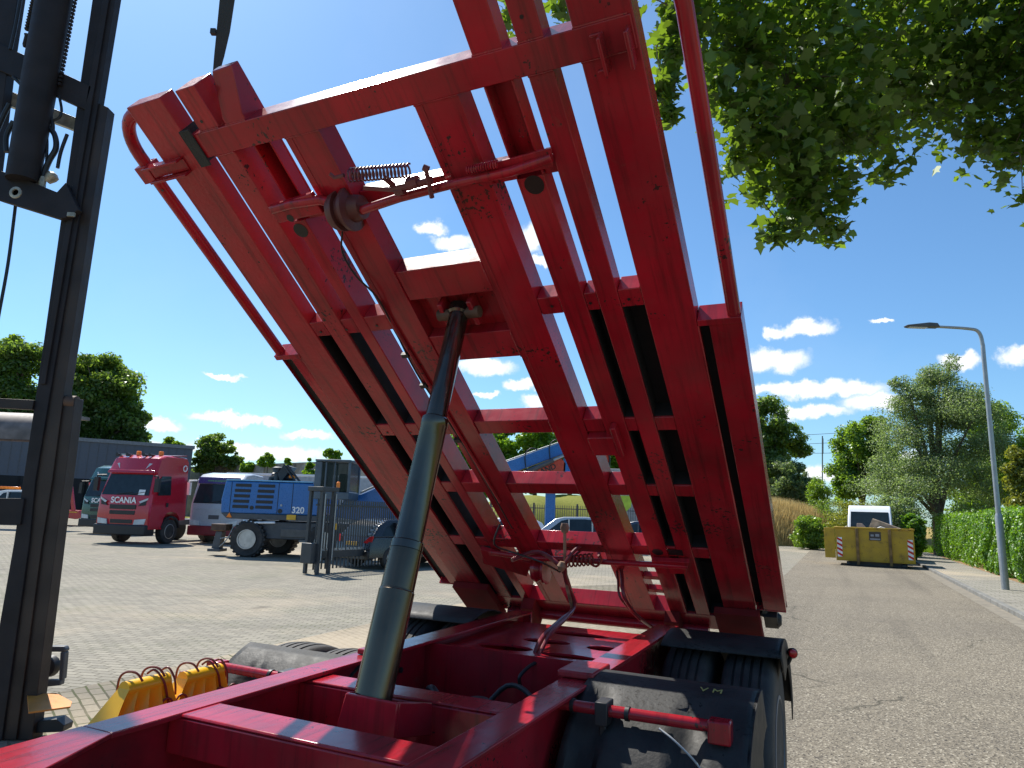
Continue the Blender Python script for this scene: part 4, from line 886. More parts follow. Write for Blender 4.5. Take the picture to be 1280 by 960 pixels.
# tail end hardware under the right corner
b = MB(FM); b.tube([(1.10, .20, .02), (1.20, .12, .02)], .03, 12); b.lathe([(-.02, .03), (0, .05), (.02, .03)], (1.2, .10, .02), (1, 0, 0), 9); b.box(1.12, 1.2, .06, .2, -.02, .05); b.build('corner_lock', BLACK, TF)

# --- wheel chocks clipped to the chassis side
def chock(pl, pr, label):
    X = -.93
    A = TX(*pl, X); B_ = TX(*pr, X); base = Vector(((A.x + B_.x) / 2, (A.y + B_.y) / 2, A.z - .24)); wl = (B_ - A).length
    t = thing('wheel_chock', label, 'wheel chock', TORG + LX * base.x + AX * base.y + Vector((0, 0, base.z)), -AZ, 'wheel chocks in wire clips')
    # section in (y,z) is long at the foot and narrow at the ridge; extruded across x, face curved and ribbed
    nx, nz = 48, 12; vs = []; hl = wl / 2
    for j in range(nz + 1):
        v = j / nz; z = .24 * v; left = -hl - .14 * (1 - v); right = hl + .06 * (1 - v)
        for i in range(nx + 1):
            u = i / nx; y = left + (right - left) * u
            rib = .018 * (abs(sin(u * pi * 4)) ** .6) * min(1, (1 - v) * 3) ; dep = .03 + .10 * (1 - v) ** 1.6
            vs.append((dep - rib, y, z))
    fs = [(j * (nx + 1) + i, j * (nx + 1) + i + 1, (j + 1) * (nx + 1) + i + 1, (j + 1) * (nx + 1) + i) for j in range(nz) for i in range(nx)]
    b = MB(); b._add(vs, fs); n0 = len(vs)
    bk = [(-.10 * (1 - j / nz) - .03, vs[j * (nx + 1)][1], .24 * j / nz) for j in range(nz + 1)]; bk2 = [(-.10 * (1 - j / nz) - .03, vs[j * (nx + 1) + nx][1], .24 * j / nz) for j in range(nz + 1)]
    b._add(bk + bk2 + [vs[j * (nx + 1)] for j in range(nz + 1)] + [vs[j * (nx + 1) + nx] for j in range(nz + 1)],
           [(j, j + 1, nz + 2 + j, nz + 1 + j) for j in range(nz)] + [(j, j + 1, 2 * nz + 3 + j, 2 * nz + 2 + j) for j in range(nz)] + [(nz + 1 + j, nz + 2 + j, 3 * nz + 4 + j, 3 * nz + 3 + j) for j in range(nz)])
    b.tube([(0, -hl, .235), (0, hl, .235)], .032, 14)
    b.build('chock_body', YEL, t, angle=60)
    c = MB()
    for yy in (-hl * .9, hl * .15):
        c.tube(smooth_path([(-.05, yy, .20), (-.045, yy, .27), (-.02, yy + .01, .295), (.01, yy + .03, .29), (.03, yy + .045, .26)], 5), .0045, 8)
    yy = hl * .05
    c.tube(smooth_path([(-.03, yy + .02, .27), (.0, yy + .03, .285), (.035, yy + .05, .24), (.03, yy + .08, .17), (.045, yy + .1, .10)], 5), .0045, 8)
    c.tube(smooth_path([(-.02, yy + .08, .275), (.01, yy + .085, .285), (.035, yy + .10, .24), (.03, yy + .115, .18)], 5), .0045, 8)
    for dy in (.07, .14): c.tube([(.04 + .005 * cos(a), yy + dy + .022 * cos(a), .15 + .026 * sin(a)) for a in [2 * pi * k_ / 14 for k_ in range(15)]], .0042, 7)
    c.build('wire_clip', WIRE, t)
chock((155, 861), (208, 851), 'nearer yellow ribbed wheel chock in a red wire clip beside the left chassis rail')
chock((228, 848), (274, 841), 'farther yellow ribbed wheel chock next to the left mudguard')

# ================================================================== forklift mast, front left
def poly_y(pts, Y, th):  # upright slab from picture outline at depth Y, pushed back by th
    return [at_y(x, y, Y) for x, y in pts], Vector((0, th, 0))
FK = thing('forklift', 'dark forklift mast with hoses standing at the left edge, its sling holding the frame', 'forklift', (at_y(-60, 640, 5.7).x, 5.7, 0))
def fkpart(name, polys, m, bevel=.004, parent=None):
    b = MB()
    for pts, Y, th in polys:
        P, d = poly_y(pts, Y, th); b.slab(P, d)
    o = b.build(name, m, None, bevel=bevel); o.data.transform(Matrix.Translation(-Vector(FK.location))); o.parent = parent or FK; return o
fkpart('inner_mast_rail', [([(127, -80), (157, -80), (104, 240), (64, 480), (44, 600), (36, 680), (2, 925), (-26, 925), (17, 680), (29, 600), (47, 480), (81, 240), (100, 105)], 5.62, .09),
     ([(141, -80), (149, -80), (96, 240), (56, 480), (50, 480), (89, 240)], 5.60, .02)], MASTN)
fkpart('middle_mast_rail', [([(121, 128), (135, 134), (118, 240), (81, 480), (65, 600), (52, 680), (20, 925), (2, 925), (36, 680), (44, 600), (64, 480), (104, 240)], 5.64, .11)], MASTB)
fkpart('outer_mast_rail', [([(79, 497), (94, 497), (81, 600), (73, 655), (41, 913), (41, 925), (18, 925), (54, 655), (64, 600)], 5.66, .12)], MASTB)
# left half of the mast, mostly beyond the picture edge
fkpart('inner_mast_rail', [([(-2, -80), (34, -80), (12, 60), (-10, 240), (-60, 600), (-100, 925), (-132, 925), (-92, 600), (-42, 240)], 5.62, .10)], MASTN)
fkpart('middle_mast_rail', [([(-62, 134), (-44, 134), (-62, 240), (-112, 600), (-152, 925), (-172, 925), (-132, 600), (-82, 240)], 5.64, .11)], MASTB)
fkpart('mast_crossbar', [([(-40, 38), (12, 60), (97, 100), (114, 108), (106, 137), (88, 128), (0, 88), (-50, 66)], 5.60, .05)], MASTN)
fkpart('mast_crossbar', [([(-40, 92), (85, 143), (108, 152), (104, 167), (82, 158), (-42, 112)], 5.80, .06)], GREASE)
fkpart('mast_crossbar', [([(-110, 492), (42, 500), (40, 512), (-110, 504)], 5.60, .05)], MASTB)
fkpart('mast_crossbar', [([(-120, 622), (30, 623), (25, 656), (-125, 655)], 5.60, .08)], MASTN)
cg = fkpart('carriage_plate', [([(-60, 190), (0, 213), (36, 226), (71, 240), (82, 228), (98, 262), (82, 272), (74, 273), (0, 250), (-60, 228)], 5.55, .06)], MASTN)
def fk(b, name, m, parent=None):
    o = b.build(name, m, None); o.data.transform(Matrix.Translation(-Vector(FK.location))); o.parent = parent or FK; return o
c = at_y(20, 241, 5.38); fk(MB().lathe([(0, .05), (-.01, .05), (-.012, .045), (-.012, .028), (0, .026)], c, (0, 1, 0), 28), 'ring', GREASE, cg)
c = at_y(88, 268, 5.53); b = MB(); b.box(c.x - .03, c.x + .03, c.y, c.y + .02, c.z - .015, c.z + .02); fk(b, 'stop_block', GREASE, cg)
A = at_y(71, -20, 5.55); B_ = at_y(28, 226, 5.55); fk(MB().tube([A, A.lerp(B_, .5), B_], [.145, .14, .125], 24), 'lift_cylinder', MASTN)
A = at_y(96, -10, 5.58); B_ = at_y(74, 110, 5.58); ch_ = MB()
for k_ in range(26):
    p = A.lerp(B_, k_ / 26); ch_.box(p.x - .012, p.x + .012, p.y - .012, p.y + .012, p.z - .012, p.z + .010)
fk(ch_, 'lift_chain', MASTN)
A = at_y(44, -10, 5.5); B_ = at_y(33, 40, 5.5); ch_ = MB()
for k_ in range(14):
    p = A.lerp(B_, k_ / 14); ch_.lathe([(-.012, .016), (.0, .024), (.012, .016)], p, (.1, 0, 1), 8)
p = at_y(33, 50, 5.5); ch_.lathe([(-.07, .012), (-.05, .02), (.03, .022), (.05, .03)], p, (0.1, 0, 1), 10)
fk(ch_, 'chain_anchor', MASTN)
def fhose(pts, r, Y=5.6, name='hose', m=BLACK): return fk(MB().tube(smooth_path([at_y(x, y, Y) for x, y in pts], 6), r, 8), name, m)
fhose([(27, -10), (20, 30), (13, 62)], .016); fhose([(16, 96), (28, 108), (36, 122)], .014); fhose([(63, 120), (63, 140), (66, 155), (66, 165)], .016)
fhose([(74, 120), (77, 138), (73, 148), (60, 152)], .012); fhose([(58, 156), (68, 168), (70, 185), (62, 200), (56, 215), (53, 235)], .024)
fhose([(58, 160), (59, 180), (58, 205)], .012); fhose([(84, 168), (76, 190), (72, 210)], .015); fhose([(12, 130), (2, 150), (-6, 175), (-4, 215)], .022); fhose([(17, 152), (8, 170), (8, 190)], .022)
fhose([(20, 252), (10, 330), (-4, 408), (-14, 480)], .013, 5.7)
p = at_y(64, 222, 5.6); fk(MB().lathe([(-.05, .03), (0, .05), (.03, .05), (.05, .02)], p, (.5, 0, .6), 14), 'hose_fitting', GREASE); p = at_y(53, 228, 5.58); fk(MB().lathe([(-.07, .02), (0, .028), (.05, .02)], p, (0, 0, 1), 10), 'hose_fitting', GREASE)
# roller at the top of the outer rail
p = at_y(90, 503, 5.70); fk(MB().lathe([(-.10, .045), (-.098, .055), (.04, .055), (.042, .045)], p, (1, 0, 0), 20), 'mast_roller', RUST)
lb_ = fkpart('lamp_bracket', [([(46, 808), (80, 808), (82, 812), (81, 815), (46, 815)], 5.9, .06), ([(46, 851), (76, 850), (75, 857), (46, 860)], 5.9, .06), ([(75, 815.1), (81, 815.1), (78, 849.9), (73, 849.9)], 5.9, .06)], DGREY, .008)
c = at_y(61, 833, 5.95); fk(MB().lathe([(-.05, .05), (-.04, .075), (.02, .085), (.05, .05)], c, (0, 1, 0), 18), 'work_lamp', BLKP, lb_)
b = MB(); q4 = [at_z(x, y, .32) for x, y in ((34, 868), (70, 866), (90, 877), (88, 883), (36, 890))]; b.slab(q4, (0, 0, -.012)); fk(b, 'fork_plate', ORANGEP)
fkpart('rear_foot', [([(30, 904), (70, 899), (80, 907), (78, 915), (30, 917)], 5.7, .12)], BLKP)
# lifting sling
sg = MB(); T0 = FM((-.74, 4.00, .20)); 
def W_(p): return TORG + LX * p.x + AX * p.y + Vector((0, 0, p.z))
def strip(b, pts, wd, th=.004):
    vs = []; n = len(pts)
    for i, (p, wv) in enumerate(pts): 
        for s_ in (-1, 1):
            for q in (-1, 1): vs.append(Vector(p) + Vector(wv) * (wd * .5 * s_) + Vector((0, th * q, 0)))
    fs = []
    for i in range(n - 1):
        a = i * 4; c_ = a + 4
        fs += [(a, a + 2, c_ + 2, c_), (a + 1, c_ + 1, c_ + 3, a + 3), (a, c_, c_ + 1, a + 1), (a + 2, a + 3, c_ + 3, c_ + 2)]
    fs += [(0, 1, 3, 2), ((n - 1) * 4, (n - 1) * 4 + 2, (n - 1) * 4 + 3, (n - 1) * 4 + 1)]
    b._add(vs, fs)
D_ = 3.05
def sp(x, y, wpx): return (at_depth(x, y, D_), (RT * (wpx / 60)))
sls = [(292, -60, 74), (288, -20, 68), (284, 0, 64), (279, 40, 56), (274, 70, 42), (270, 92, 26), (267, 110, 24), (264, 130, 22)]
strip(sg, [(at_depth(x, y, D_), RT * (q / 64)) for x, y, q in sls], .064)
p = at_depth(268, 40, D_); sg.box(p.x - .015, p.x + .008, p.y - .01, p.y + .01, p.z - .012, p.z + .012)
so_ = sg.build('lifting_sling', SLING); tag(so_, 'black webbing sling hanging from above onto the raised frame', 'sling')
b = MB(lambda p: W_(FM(p)))
b.box(-.885, -.83, 3.735, 3.90, -.016, -.008); b.box(-.889, -.884, 3.735, 3.90, -.016, .16)
o = b.build('sling_loop', SLING, None, bevel=.004); tag(o, 'dark webbing loop wrapped round the left end of the top cross member', 'sling')

# ================================================================== vehicles
def place(px, Y, dz=0):  # ground point under picture column px at depth Y
    p = at_y(px, 640, Y); return (p.x, p.y, dz)
def wheel_v(parent, x, y, r, w_, side, m=CHROME, n=10, name='wheel'):
    b = MB(); b.lathe([(-w_ / 2, r * .6), (-w_ / 2, r * .93), (-w_ * .4, r), (w_ * .4, r), (w_ / 2, r * .93), (w_ / 2, r * .6)], (x, y, r), (1, 0, 0), 36); o = b.build(name, TYRE, parent)
    b = MB(); s = side
    b.lathe([(s * w_ * .40, r * .6), (s * w_ * .5, r * .6), (s * w_ * .52, r * .55), (s * w_ * .2, r * .48), (s * w_ * .15, r * .3), (s * w_ * .35, r * .26), (s * w_ * .42, r * .14), (s * w_ * .42, .01)], (x, y, r), (1, 0, 0), 28)
    b.build('rim', m, o)
    b = MB()
    for k_ in range(n):
        a = 2 * pi * k_ / n; b.lathe([(s * w_ * .17, r * .05), (s * w_ * .26, r * .05)], (x, y + r * .38 * cos(a), r + r * .38 * sin(a)), (1, 0, 0), 8)
    b.build('hub_hole', BLKP, o); return o

def truck(label, loc_, rz, col, W=2.5, D=2.35, H=3.75, lower=None, word=None, visor=None, beacons=False, roofcol=None, scale=1.0, kind='high'):
    t = thing('tractor_truck', label, 'truck', loc_, rz); t.scale = (scale,) * 3
    h = W / 2
    if kind == 'high': prof = [(.0, .62), (-.02, 1.2), (.02, 1.95), (.30, 2.95), (.22, 3.02), (.45, 3.58), (.85, 3.74), (1.6, H), (2.2, H), (2.3, H - .15), (2.32, 1.0), (1.95, .98), (1.88, 1.15), (1.7, 1.3), (1.4, 1.36), (1.1, 1.3), (.92, 1.1), (.86, .62)]
    else: prof = [(.0, .55), (-.02, 1.2), (.0, 1.75), (.22, 2.75), (.18, 2.85), (.55, 3.15), (1.2, 3.25), (2.2, 3.2), (2.25, 1.0), (1.9, .98), (1.75, 1.25), (1.4, 1.33), (1.1, 1.25), (.9, 1.05), (.85, .55)]
    prof = [(y * D / 2.3, z) for y, z in prof]
    # cab body with slightly tucked corners: three slices
    b = MB()
    nseg = [(-h, .10), (-h + .05, .04), (-h + .16, 0), (h - .16, 0), (h - .05, .04), (h, .10)]
    vs = []; n = len(prof)
    for (x, ins) in nseg:
        for (y, z) in prof:
            yy = y + ins if y < .5 else y; zz = z - (ins * .6 if z > 2.9 else 0); xx = x - (np.sign(x) * .14 * max(0, z - 2.0) / 1.8)
            vs.append((xx, yy, zz))
    fs = [tuple(range(n))[::-1], tuple(range((len(nseg) - 1) * n, len(nseg) * n))]
    for a in range(len(nseg) - 1):
        for i in range(n): j = (i + 1) % n; fs.append((a * n + i, a * n + j, (a + 1) * n + j, (a + 1) * n + i))
    b._add(vs, fs); b.build('cab', col, t, angle=28)
    top = 2.88 if kind == 'high' else 2.68; bot = 2.0 if kind == 'high' else 1.80
    y0 = lambda z: prof[2][0] + (z - prof[2][1]) / (prof[3][1] - prof[2][1]) * (prof[3][0] - prof[2][0])
    b = MB(); g = [(-h + .13, y0(bot) - .012, bot), (h - .13, y0(bot) - .012, bot), (h - .24, y0(top) - .012, top), (-h + .24, y0(top) - .012, top)]
    b.slab(g, (0, .010, 0)); b.build('windscreen', GLASS, t)
    b = MB(); b.tube([(-.4, y0(bot) - .04, bot + .03), (.3, y0(bot + .1) - .04, bot + .12)], .012, 6); b.tube([(.2, y0(bot) - .04, bot + .02), (.9, y0(bot + .1) - .04, bot + .14)], .012, 6); b.build('wiper', BLKP, t)
    b = MB(); b.slab([(.62, y0(bot) - .03, bot + .02), (.92, y0(bot) - .03, bot + .02), (.92, y0(bot + .2) - .03, bot + .24), (.62, y0(bot + .2) - .03, bot + .24)], (0, .006, 0)); b.build('paper_sheet', WHT, t) if beacons else None
    for s in (-1, 1):
        xx = h - .05
        b = MB(); b.slab([(s * (xx + .052), .42, bot + .02), (s * (xx + .052), 1.22, bot + .05), (s * (xx - .02), 1.22, top - .02), (s * (xx - .02), .62, top - .05), (s * (xx + .02), .46, bot + .5)], (s * .008, 0, 0)); b.build('side_window', GLASS, t)
        m1_ = MB(); m1_.box(*sorted((s * (h + .10), s * (h + .30))), -.02, .12, 2.15, 2.72); m1_.tube([(s * (h - .1), .2, 2.82), (s * (h + .2), .02, 2.80), (s * (h + .2), .05, 2.7)], .035, 8); m1_.build('mirror', BLKP if kind == 'high' else WHITE, t, bevel=.03)
        wheel_v(t, s * (h - .17), 1.4 * D / 2.3, .52, .32, s)
        a_ = [(h - .02) * s + s * .03]
        b = MB(); pts = [(1.4 * D / 2.3 + .64 * cos(q), .52 + .66 * sin(q)) for q in [radians(15 + 15 * i) for i in range(11)]]
        for i in range(10):
            (ya, za), (yb, zb) = pts[i], pts[i + 1]; (yc, zc), (yd, zd) = [(1.4 * D / 2.3 + (y_ - 1.4 * D / 2.3) * .88, .52 + (z_ - .52) * .88) for y_, z_ in (pts[i + 1], pts[i])]
            b.slab([(s * (h - .1), ya, za), (s * (h - .1), yb, zb), (s * (h - .1), yc, zc), (s * (h - .1), yd, zd)], (s * .13, 0, 0))
        b.build('wheel_arch', BLKP, t)
        hl = MB(); hl.slab([(s * .62, -.075, .80), (s * 1.10, -.04, .82), (s * 1.14, -.02, 1.05), (s * .66, -.075, 1.0)], (0, .05, 0)); hl.build('headlight', LENS, t, bevel=.01)
        b = MB(); b.box(*sorted((s * (h + .002), s * (h + .012))), 1.0, 1.14, 1.55, 1.72); b.build('side_grille', BLKP, t)
    b = MB(); lc = lower or BLKP
    b.box(-h + .02, h - .02, -.10, .5, .36, .80); b.build('bumper', lc, t, bevel=.06, seg=3)
    b = MB()
    if kind == 'high':
        for (za, zb, hw_) in ((1.42, 1.60, .62), (1.20, 1.36, .60), (.84, 1.0, .52)): b.box(-hw_, hw_, -.035, .03, za, zb)
        b.build('grille', BLKP, t, bevel=.01)
        for s in (-1, 1): MB().slab([(s * .72, -.03, 1.56), (s * 1.05, .0, 1.60), (s * 1.10, .02, 1.84), (s * .88, -.01, 1.72)], (0, -.018, 0)).build('corner_vane', BLKP, t); MB().slab([(s * .76, -.035, 1.74), (s * 1.12, .03, 1.90), (s * 1.12, .03, 1.82), (s * .84, -.03, 1.68)], (0, -.03, 0)).build('marker_strip', LENS, t); MB().slab([(s * .62, .28, 3.10), (s * .95, .30, 3.08), (s * 1.0, .40, 3.32), (s * .72, .36, 3.36)], (0, -.02, 0)).build('roof_light', LENS, t)
    else:
        for i in range(7): b.box(-h + .2, h - .2, -.03, .02, 1.02 + i * .085, 1.065 + i * .085)
        b.build('grille', SILV, t); MB().box(-.25, .25, -.035, 0, 1.1, 1.28).build('badge', DGREY, t)
    if visor:
        b = MB(); b.slab([(-h + .2, .10, 2.70), (h - .2, .10, 2.70), (h - .22, .12, 3.0), (-h + .22, .12, 3.0)], (0, .15, 0)); b.build('visor', visor, t, bevel=.02)
        text('web_address', 'www.transport.nl', .15, mat('green_lettering', (.2, .5, .2), .5), face_mat((0, .095, 2.84), (1, 0, 0), (0, 0, 1)), t)
    elif kind == 'high':
        b = MB(); b.slab([(-h + .14, .14, 2.93), (h - .14, .14, 2.93), (h - .16, .20, 3.06), (-h + .16, .20, 3.06)], (0, .12, 0)); b.build('visor', col, t, bevel=.02)
    if word: text('lettering', word, .34, WHT, face_mat((0, -.022, 1.78), (1, 0, 0), (0, .02, 1)), t, .006, True)
    if beacons:
        for x in (-.35, .75): MB().lathe([(0, .10), (.14, .10), (.17, .07)], (x, .95, H), (0, 0, 1), 16).build('beacon', ORANGE, t)
        for x in (-1.1, -.6, .2, .5): MB().lathe([(-.14, .08), (-.02, .05), (.3, .03), (.35, .02)], (x, .7, H - .02), (0, 1, 0), 14).build('air_horn', BLKP, t)
        MB().box(-1.15, -.5, .65, .69, H - .06, H + .02).build('lamp_bar', CHROME, t); b = MB(); b.slab([(-1.05, 1.4, H + .02), (1.05, 1.4, H + .02), (1.05, 2.3, H + .10), (-1.05, 2.3, H + .10)], (0, 0, -.03)); b.build('roof_spoiler', SCAR, t)
        pts = [(1.26, 1.98 + .13 * cos(a), 3.25 + .13 * sin(a)) for a in [radians(45 * i) for i in range(9)]]
        MB().tube(pts, .022, 6).build('emblem', WHT, t)
    if lower and kind != 'high': MB().box(.12, .62, -.12, -.10, .60, .74).build('number_plate', PLATEY, t)
    # chassis and rear wheels behind the cab
    b = MB(); b.box(-.45, .45, 2.3, 5.9, .75, 1.0); b.build('chassis', DGREY, t)
    for s in (-1, 1): wheel_v(t, s * (h - .3), 4.7, .52, .6, s)
    return t
truck('red high cab tractor truck with orange roof beacons, nearest of the parked truck fronts', place(153, 29.4), radians(-11), SCAR, word='SCANIA', beacons=True, scale=1.0)
truck('dark green tractor truck half hidden behind the red one', place(124, 37.0), radians(-14), GRN, word='SCANIA', scale=.96)
truck('silver and white truck with purple visor and dark red bumper, right of the red truck', place(268, 31.5), radians(-6), SILV, visor=PURP, lower=mat('dark_red_bumper', (.22, .012, .02), .4), kind='low', scale=.98, W=2.4)
t = thing('delivery_lorry', 'long pale grey lorry body behind the blue crane, seen above the silver cab', 'lorry', place(350, 37.5), radians(-6)); MB().box(-3.2, 6, 0, 2.5, 1.1, 3.35).build('side_wall', mat('pale_grey_box', (.35, .37, .40), .5), t, bevel=.05); MB().box(-3.2, 6, -.02, 2.52, 3.35, 3.45).build('roof_edge', WHITE, t)
for x in (-2, 4): wheel_v(t, x, .3, .5, .3, -1)

# far small vehicles at the left
def car(label, loc_, rz, col, L_=4.4, W=1.8, H=1.5, kind='hatch', name='parked_car', cat='car'):
    t = thing(name, label, cat, loc_, rz); h = W / 2
    if kind == 'hatch': low = [(-L_ / 2, .35), (-L_ / 2 + .02, .75), (-L_ / 2 + .15, .95), (L_ * .18, 1.0), (L_ / 2 - .25, .85), (L_ / 2 - .02, .62), (L_ / 2, .35)]; cab = [(-L_ / 2 + .12, .93), (-L_ / 2 + .42, H - .22), (-L_ / 2 + .75, H - .06), (-L_ / 2 + 1.4, H), (.0, H - .03), (L_ * .08, H - .12), (L_ * .25, .98)]
    elif kind == 'van': low = [(-L_ / 2, .35), (-L_ / 2, 1.2), (L_ * .32, 1.25), (L_ / 2 - .2, 1.05), (L_ / 2, .7), (L_ / 2, .35)]; cab = [(-L_ / 2 + .01, 1.18), (-L_ / 2 + .05, H - .1), (-L_ / 2 + .3, H), (L_ * .24, H - .02), (L_ * .30, H - .25), (L_ * .42, 1.18)]
    b = MB(); nseg = [(-h, .10), (-h + .03, .03), (-h + .12, 0), (h - .12, 0), (h - .03, .03), (h, .10)]
    n = len(low); vs = []
    for x, ins in nseg:
        for y, z in low: vs.append((x, y + (ins if y < 0 else -ins) * .8 * (abs(y) > L_ * .4), z - ins * .3 * (z > .8)))
    fs = [tuple(range(n))[::-1], tuple(range(5 * n, 6 * n))] + [(a * n + i, a * n + (i + 1) % n, (a + 1) * n + (i + 1) % n, (a + 1) * n + i) for a in range(5) for i in range(n)]
    b._add(vs, fs); b.build('body', col, t, angle=40)
    n = len(cab); vs = []
    for s in (-1, 1):
        for y, z in cab: vs.append((s * (h - .03 - .20 * (z - cab[0][1]) / (H - cab[0][1]) * (1 if kind != 'van' else .3)), y, z))
    b = MB(); b._add(vs, [tuple(range(n))[::-1], tuple(range(n, 2 * n))] + [(i, (i + 1) % n, n + (i + 1) % n, n + i) for i in range(n)]); b.build('cabin', col, t, bevel=.04, seg=3)
    def P(s, k_, off=.006): x, y, z = vs[k_ + (n if s > 0 else 0)]; return Vector((x + s * off, y, z))
    if kind != 'van':
        for s in (-1, 1):
            q = [P(s, i_) for i_ in range(7)]; c = sum(q, Vector()) / 7
            q = [c + (p_ - c) * .76 + Vector((0, 0, -.03)) for p_ in q]; b = MB(); b.slab(q, (s * .006, 0, 0)); b.build('side_window', GLASS, t)
            for yy in (0.1, -.9): MB().box(*sorted((s * (h - .16), s * (h - .005))), yy - .04 - .3, yy + .02 - .3, .98, H - .12).build('door_pillar', col, t)
    def pane(i, j, nm, k0=.86):
        q = [P(-1, i, 0), P(1, i, 0), P(1, j, 0), P(-1, j, 0)]; c = sum(q, Vector()) / 4; nr = (q[1] - q[0]).cross(q[2] - q[1]).normalized()
        if nr.z < 0: nr = -nr
        q = [c + (p_ - c) * k0 + nr * .004 for p_ in q]; b = MB(); b.slab(q, nr * .006); b.build(nm, GLASS, t)
    if kind == 'van': pane(4, 5, 'windscreen', .88); [MB().slab([(s * (h + .004), L_ * .18, 1.25), (s * (h + .004), L_ * .38, 1.25), (s * (h - .03), L_ * .28, H - .5), (s * (h - .03), L_ * .18, H - .45)], (s * .006, 0, 0)).build('side_window', GLASS, t) for s in (-1, 1)]
    else: pane(0, 1, 'rear_window'); pane(5, 6, 'windscreen')
    for s in (-1, 1):
        for yy in (-L_ * .31, L_ * .31): wheel_v(t, s * (h - .08), yy, .33, .22, s, n=5)
        MB().slab([(s * (h - .32), -L_ / 2 + .02, .78), (s * (h - .02), -L_ / 2 + .10, .74), (s * (h - .04), -L_ / 2 + .16, .98), (s * (h - .14), -L_ / 2 + .12, .96)], (0, -.03, 0)).build('tail_light', REDL, t)
        MB().box(*sorted((s * (h - .42), s * (h - .08))), L_ / 2 - .12, L_ / 2 - .0, .62, .76).build('headlight', LENS, t, bevel=.02)
        MB().box(*sorted((s * h, s * (h + .18))), L_ * .16, L_ * .16 + .12, .95 if kind != 'van' else 1.25, 1.1 if kind != 'van' else 1.65).build('mirror', BLKP, t, bevel=.03)
    MB().box(-h + .04, h - .04, -L_ / 2 - .03, -L_ / 2 + .2, .28, .55).build('bumper', BLKP, t, bevel=.03); MB().box(-h + .04, h - .04, L_ / 2 - .2, L_ / 2 + .03, .28, .55).build('bumper', BLKP if kind != 'van' else DGREY, t, bevel=.03)
    MB().box(-.26, .26, -L_ / 2 - .012, -L_ / 2 + .1, .68, .79).build('number_plate', PLATEY, t)
    return t
BLKCAR = mat('black_car_paint', (.012, .013, .016), .25, var=.05, coat=.5)
SCARP = mat('silver_car_paint', (.50, .52, .55), .25, metal=.3, var=.04, coat=.4)
DBLUE = mat('dark_blue_car_paint', (.02, .035, .07), .25, var=.05, coat=.5)
car('black hatchback with red tail light beside the sliding gate', place(512, 23.2), radians(-42), BLKCAR, H=1.5)
car('silver estate car seen through the bars of the raised frame', place(705, 31), radians(86), SCARP, L_=4.7, H=1.72)
car('pale car whose windscreen shows left of the silver one', place(628, 33), radians(96), WHITE, H=1.6)
car('dark blue car at the right behind the frame bars', place(800, 29), radians(62), DBLUE, H=1.66)
car('white pickup cab with orange light bar at the far left', place(10, 46), radians(100), WHITE, H=2.2, L_=5, name='pickup', cat='pickup')
p = place(8, 46); t = thing('light_bar', 'orange warning light bar on the roof of the white pickup', 'warning light', (p[0], p[1], 2.22)); MB().box(-.6, .6, -.15, .15, 0, .18).build('lens', ORANGE, t, bevel=.03); MB().box(-.65, .65, -.17, .17, -.03, -.001).build('base', BLKP, t)
def winch_truck():
    t = thing('recovery_trailer', 'small red tilting trailer with black wheels behind the forklift mast', 'trailer', place(86, 46), radians(-8))
    b = MB(); b.slab([(-2.2, 0, 1.0), (.75, 0, 1.0), (.95, 0, .55), (.5, 0, .45), (-2.2, 0, .7)], (0, 2, 0)); b.build('bed', SCAR, t, bevel=.02)
    b = MB(); b.slab([(.15, 0, 1.0), (.42, 0, .95), (-.15, 0, 2.9), (-.35, 0, 2.85)], (0, .12, 0)); b.build('ramp_arm', SCAR, t, bevel=.02); b = MB(); b.slab([(.15, 1.8, 1.0), (.42, 1.8, .95), (-.15, 1.8, 2.9), (-.35, 1.8, 2.85)], (0, .12, 0)); b.build('ramp_arm', SCAR, t, bevel=.02)
    MB().slab([(-2.2, -.01, .92), (.6, -.01, .92), (.62, -.01, .86), (-2.2, -.01, .86)], (0, .008, 0)).build('yellow_stripe', PLATEY, t)
    for x in (-.55, -1.6): b = MB(); b.lathe([(-.1, .25), (-.12, .42), (.12, .42), (.1, .25)], (x, -.05, .45), (0, 1, 0), 28); w_ = b.build('wheel', TYRE, t); MB().lathe([(-.13, .22), (-.12, .05)], (x, -.05, .45), (0, 1, 0), 20).build('rim', CHROME, w_)
winch_truck()

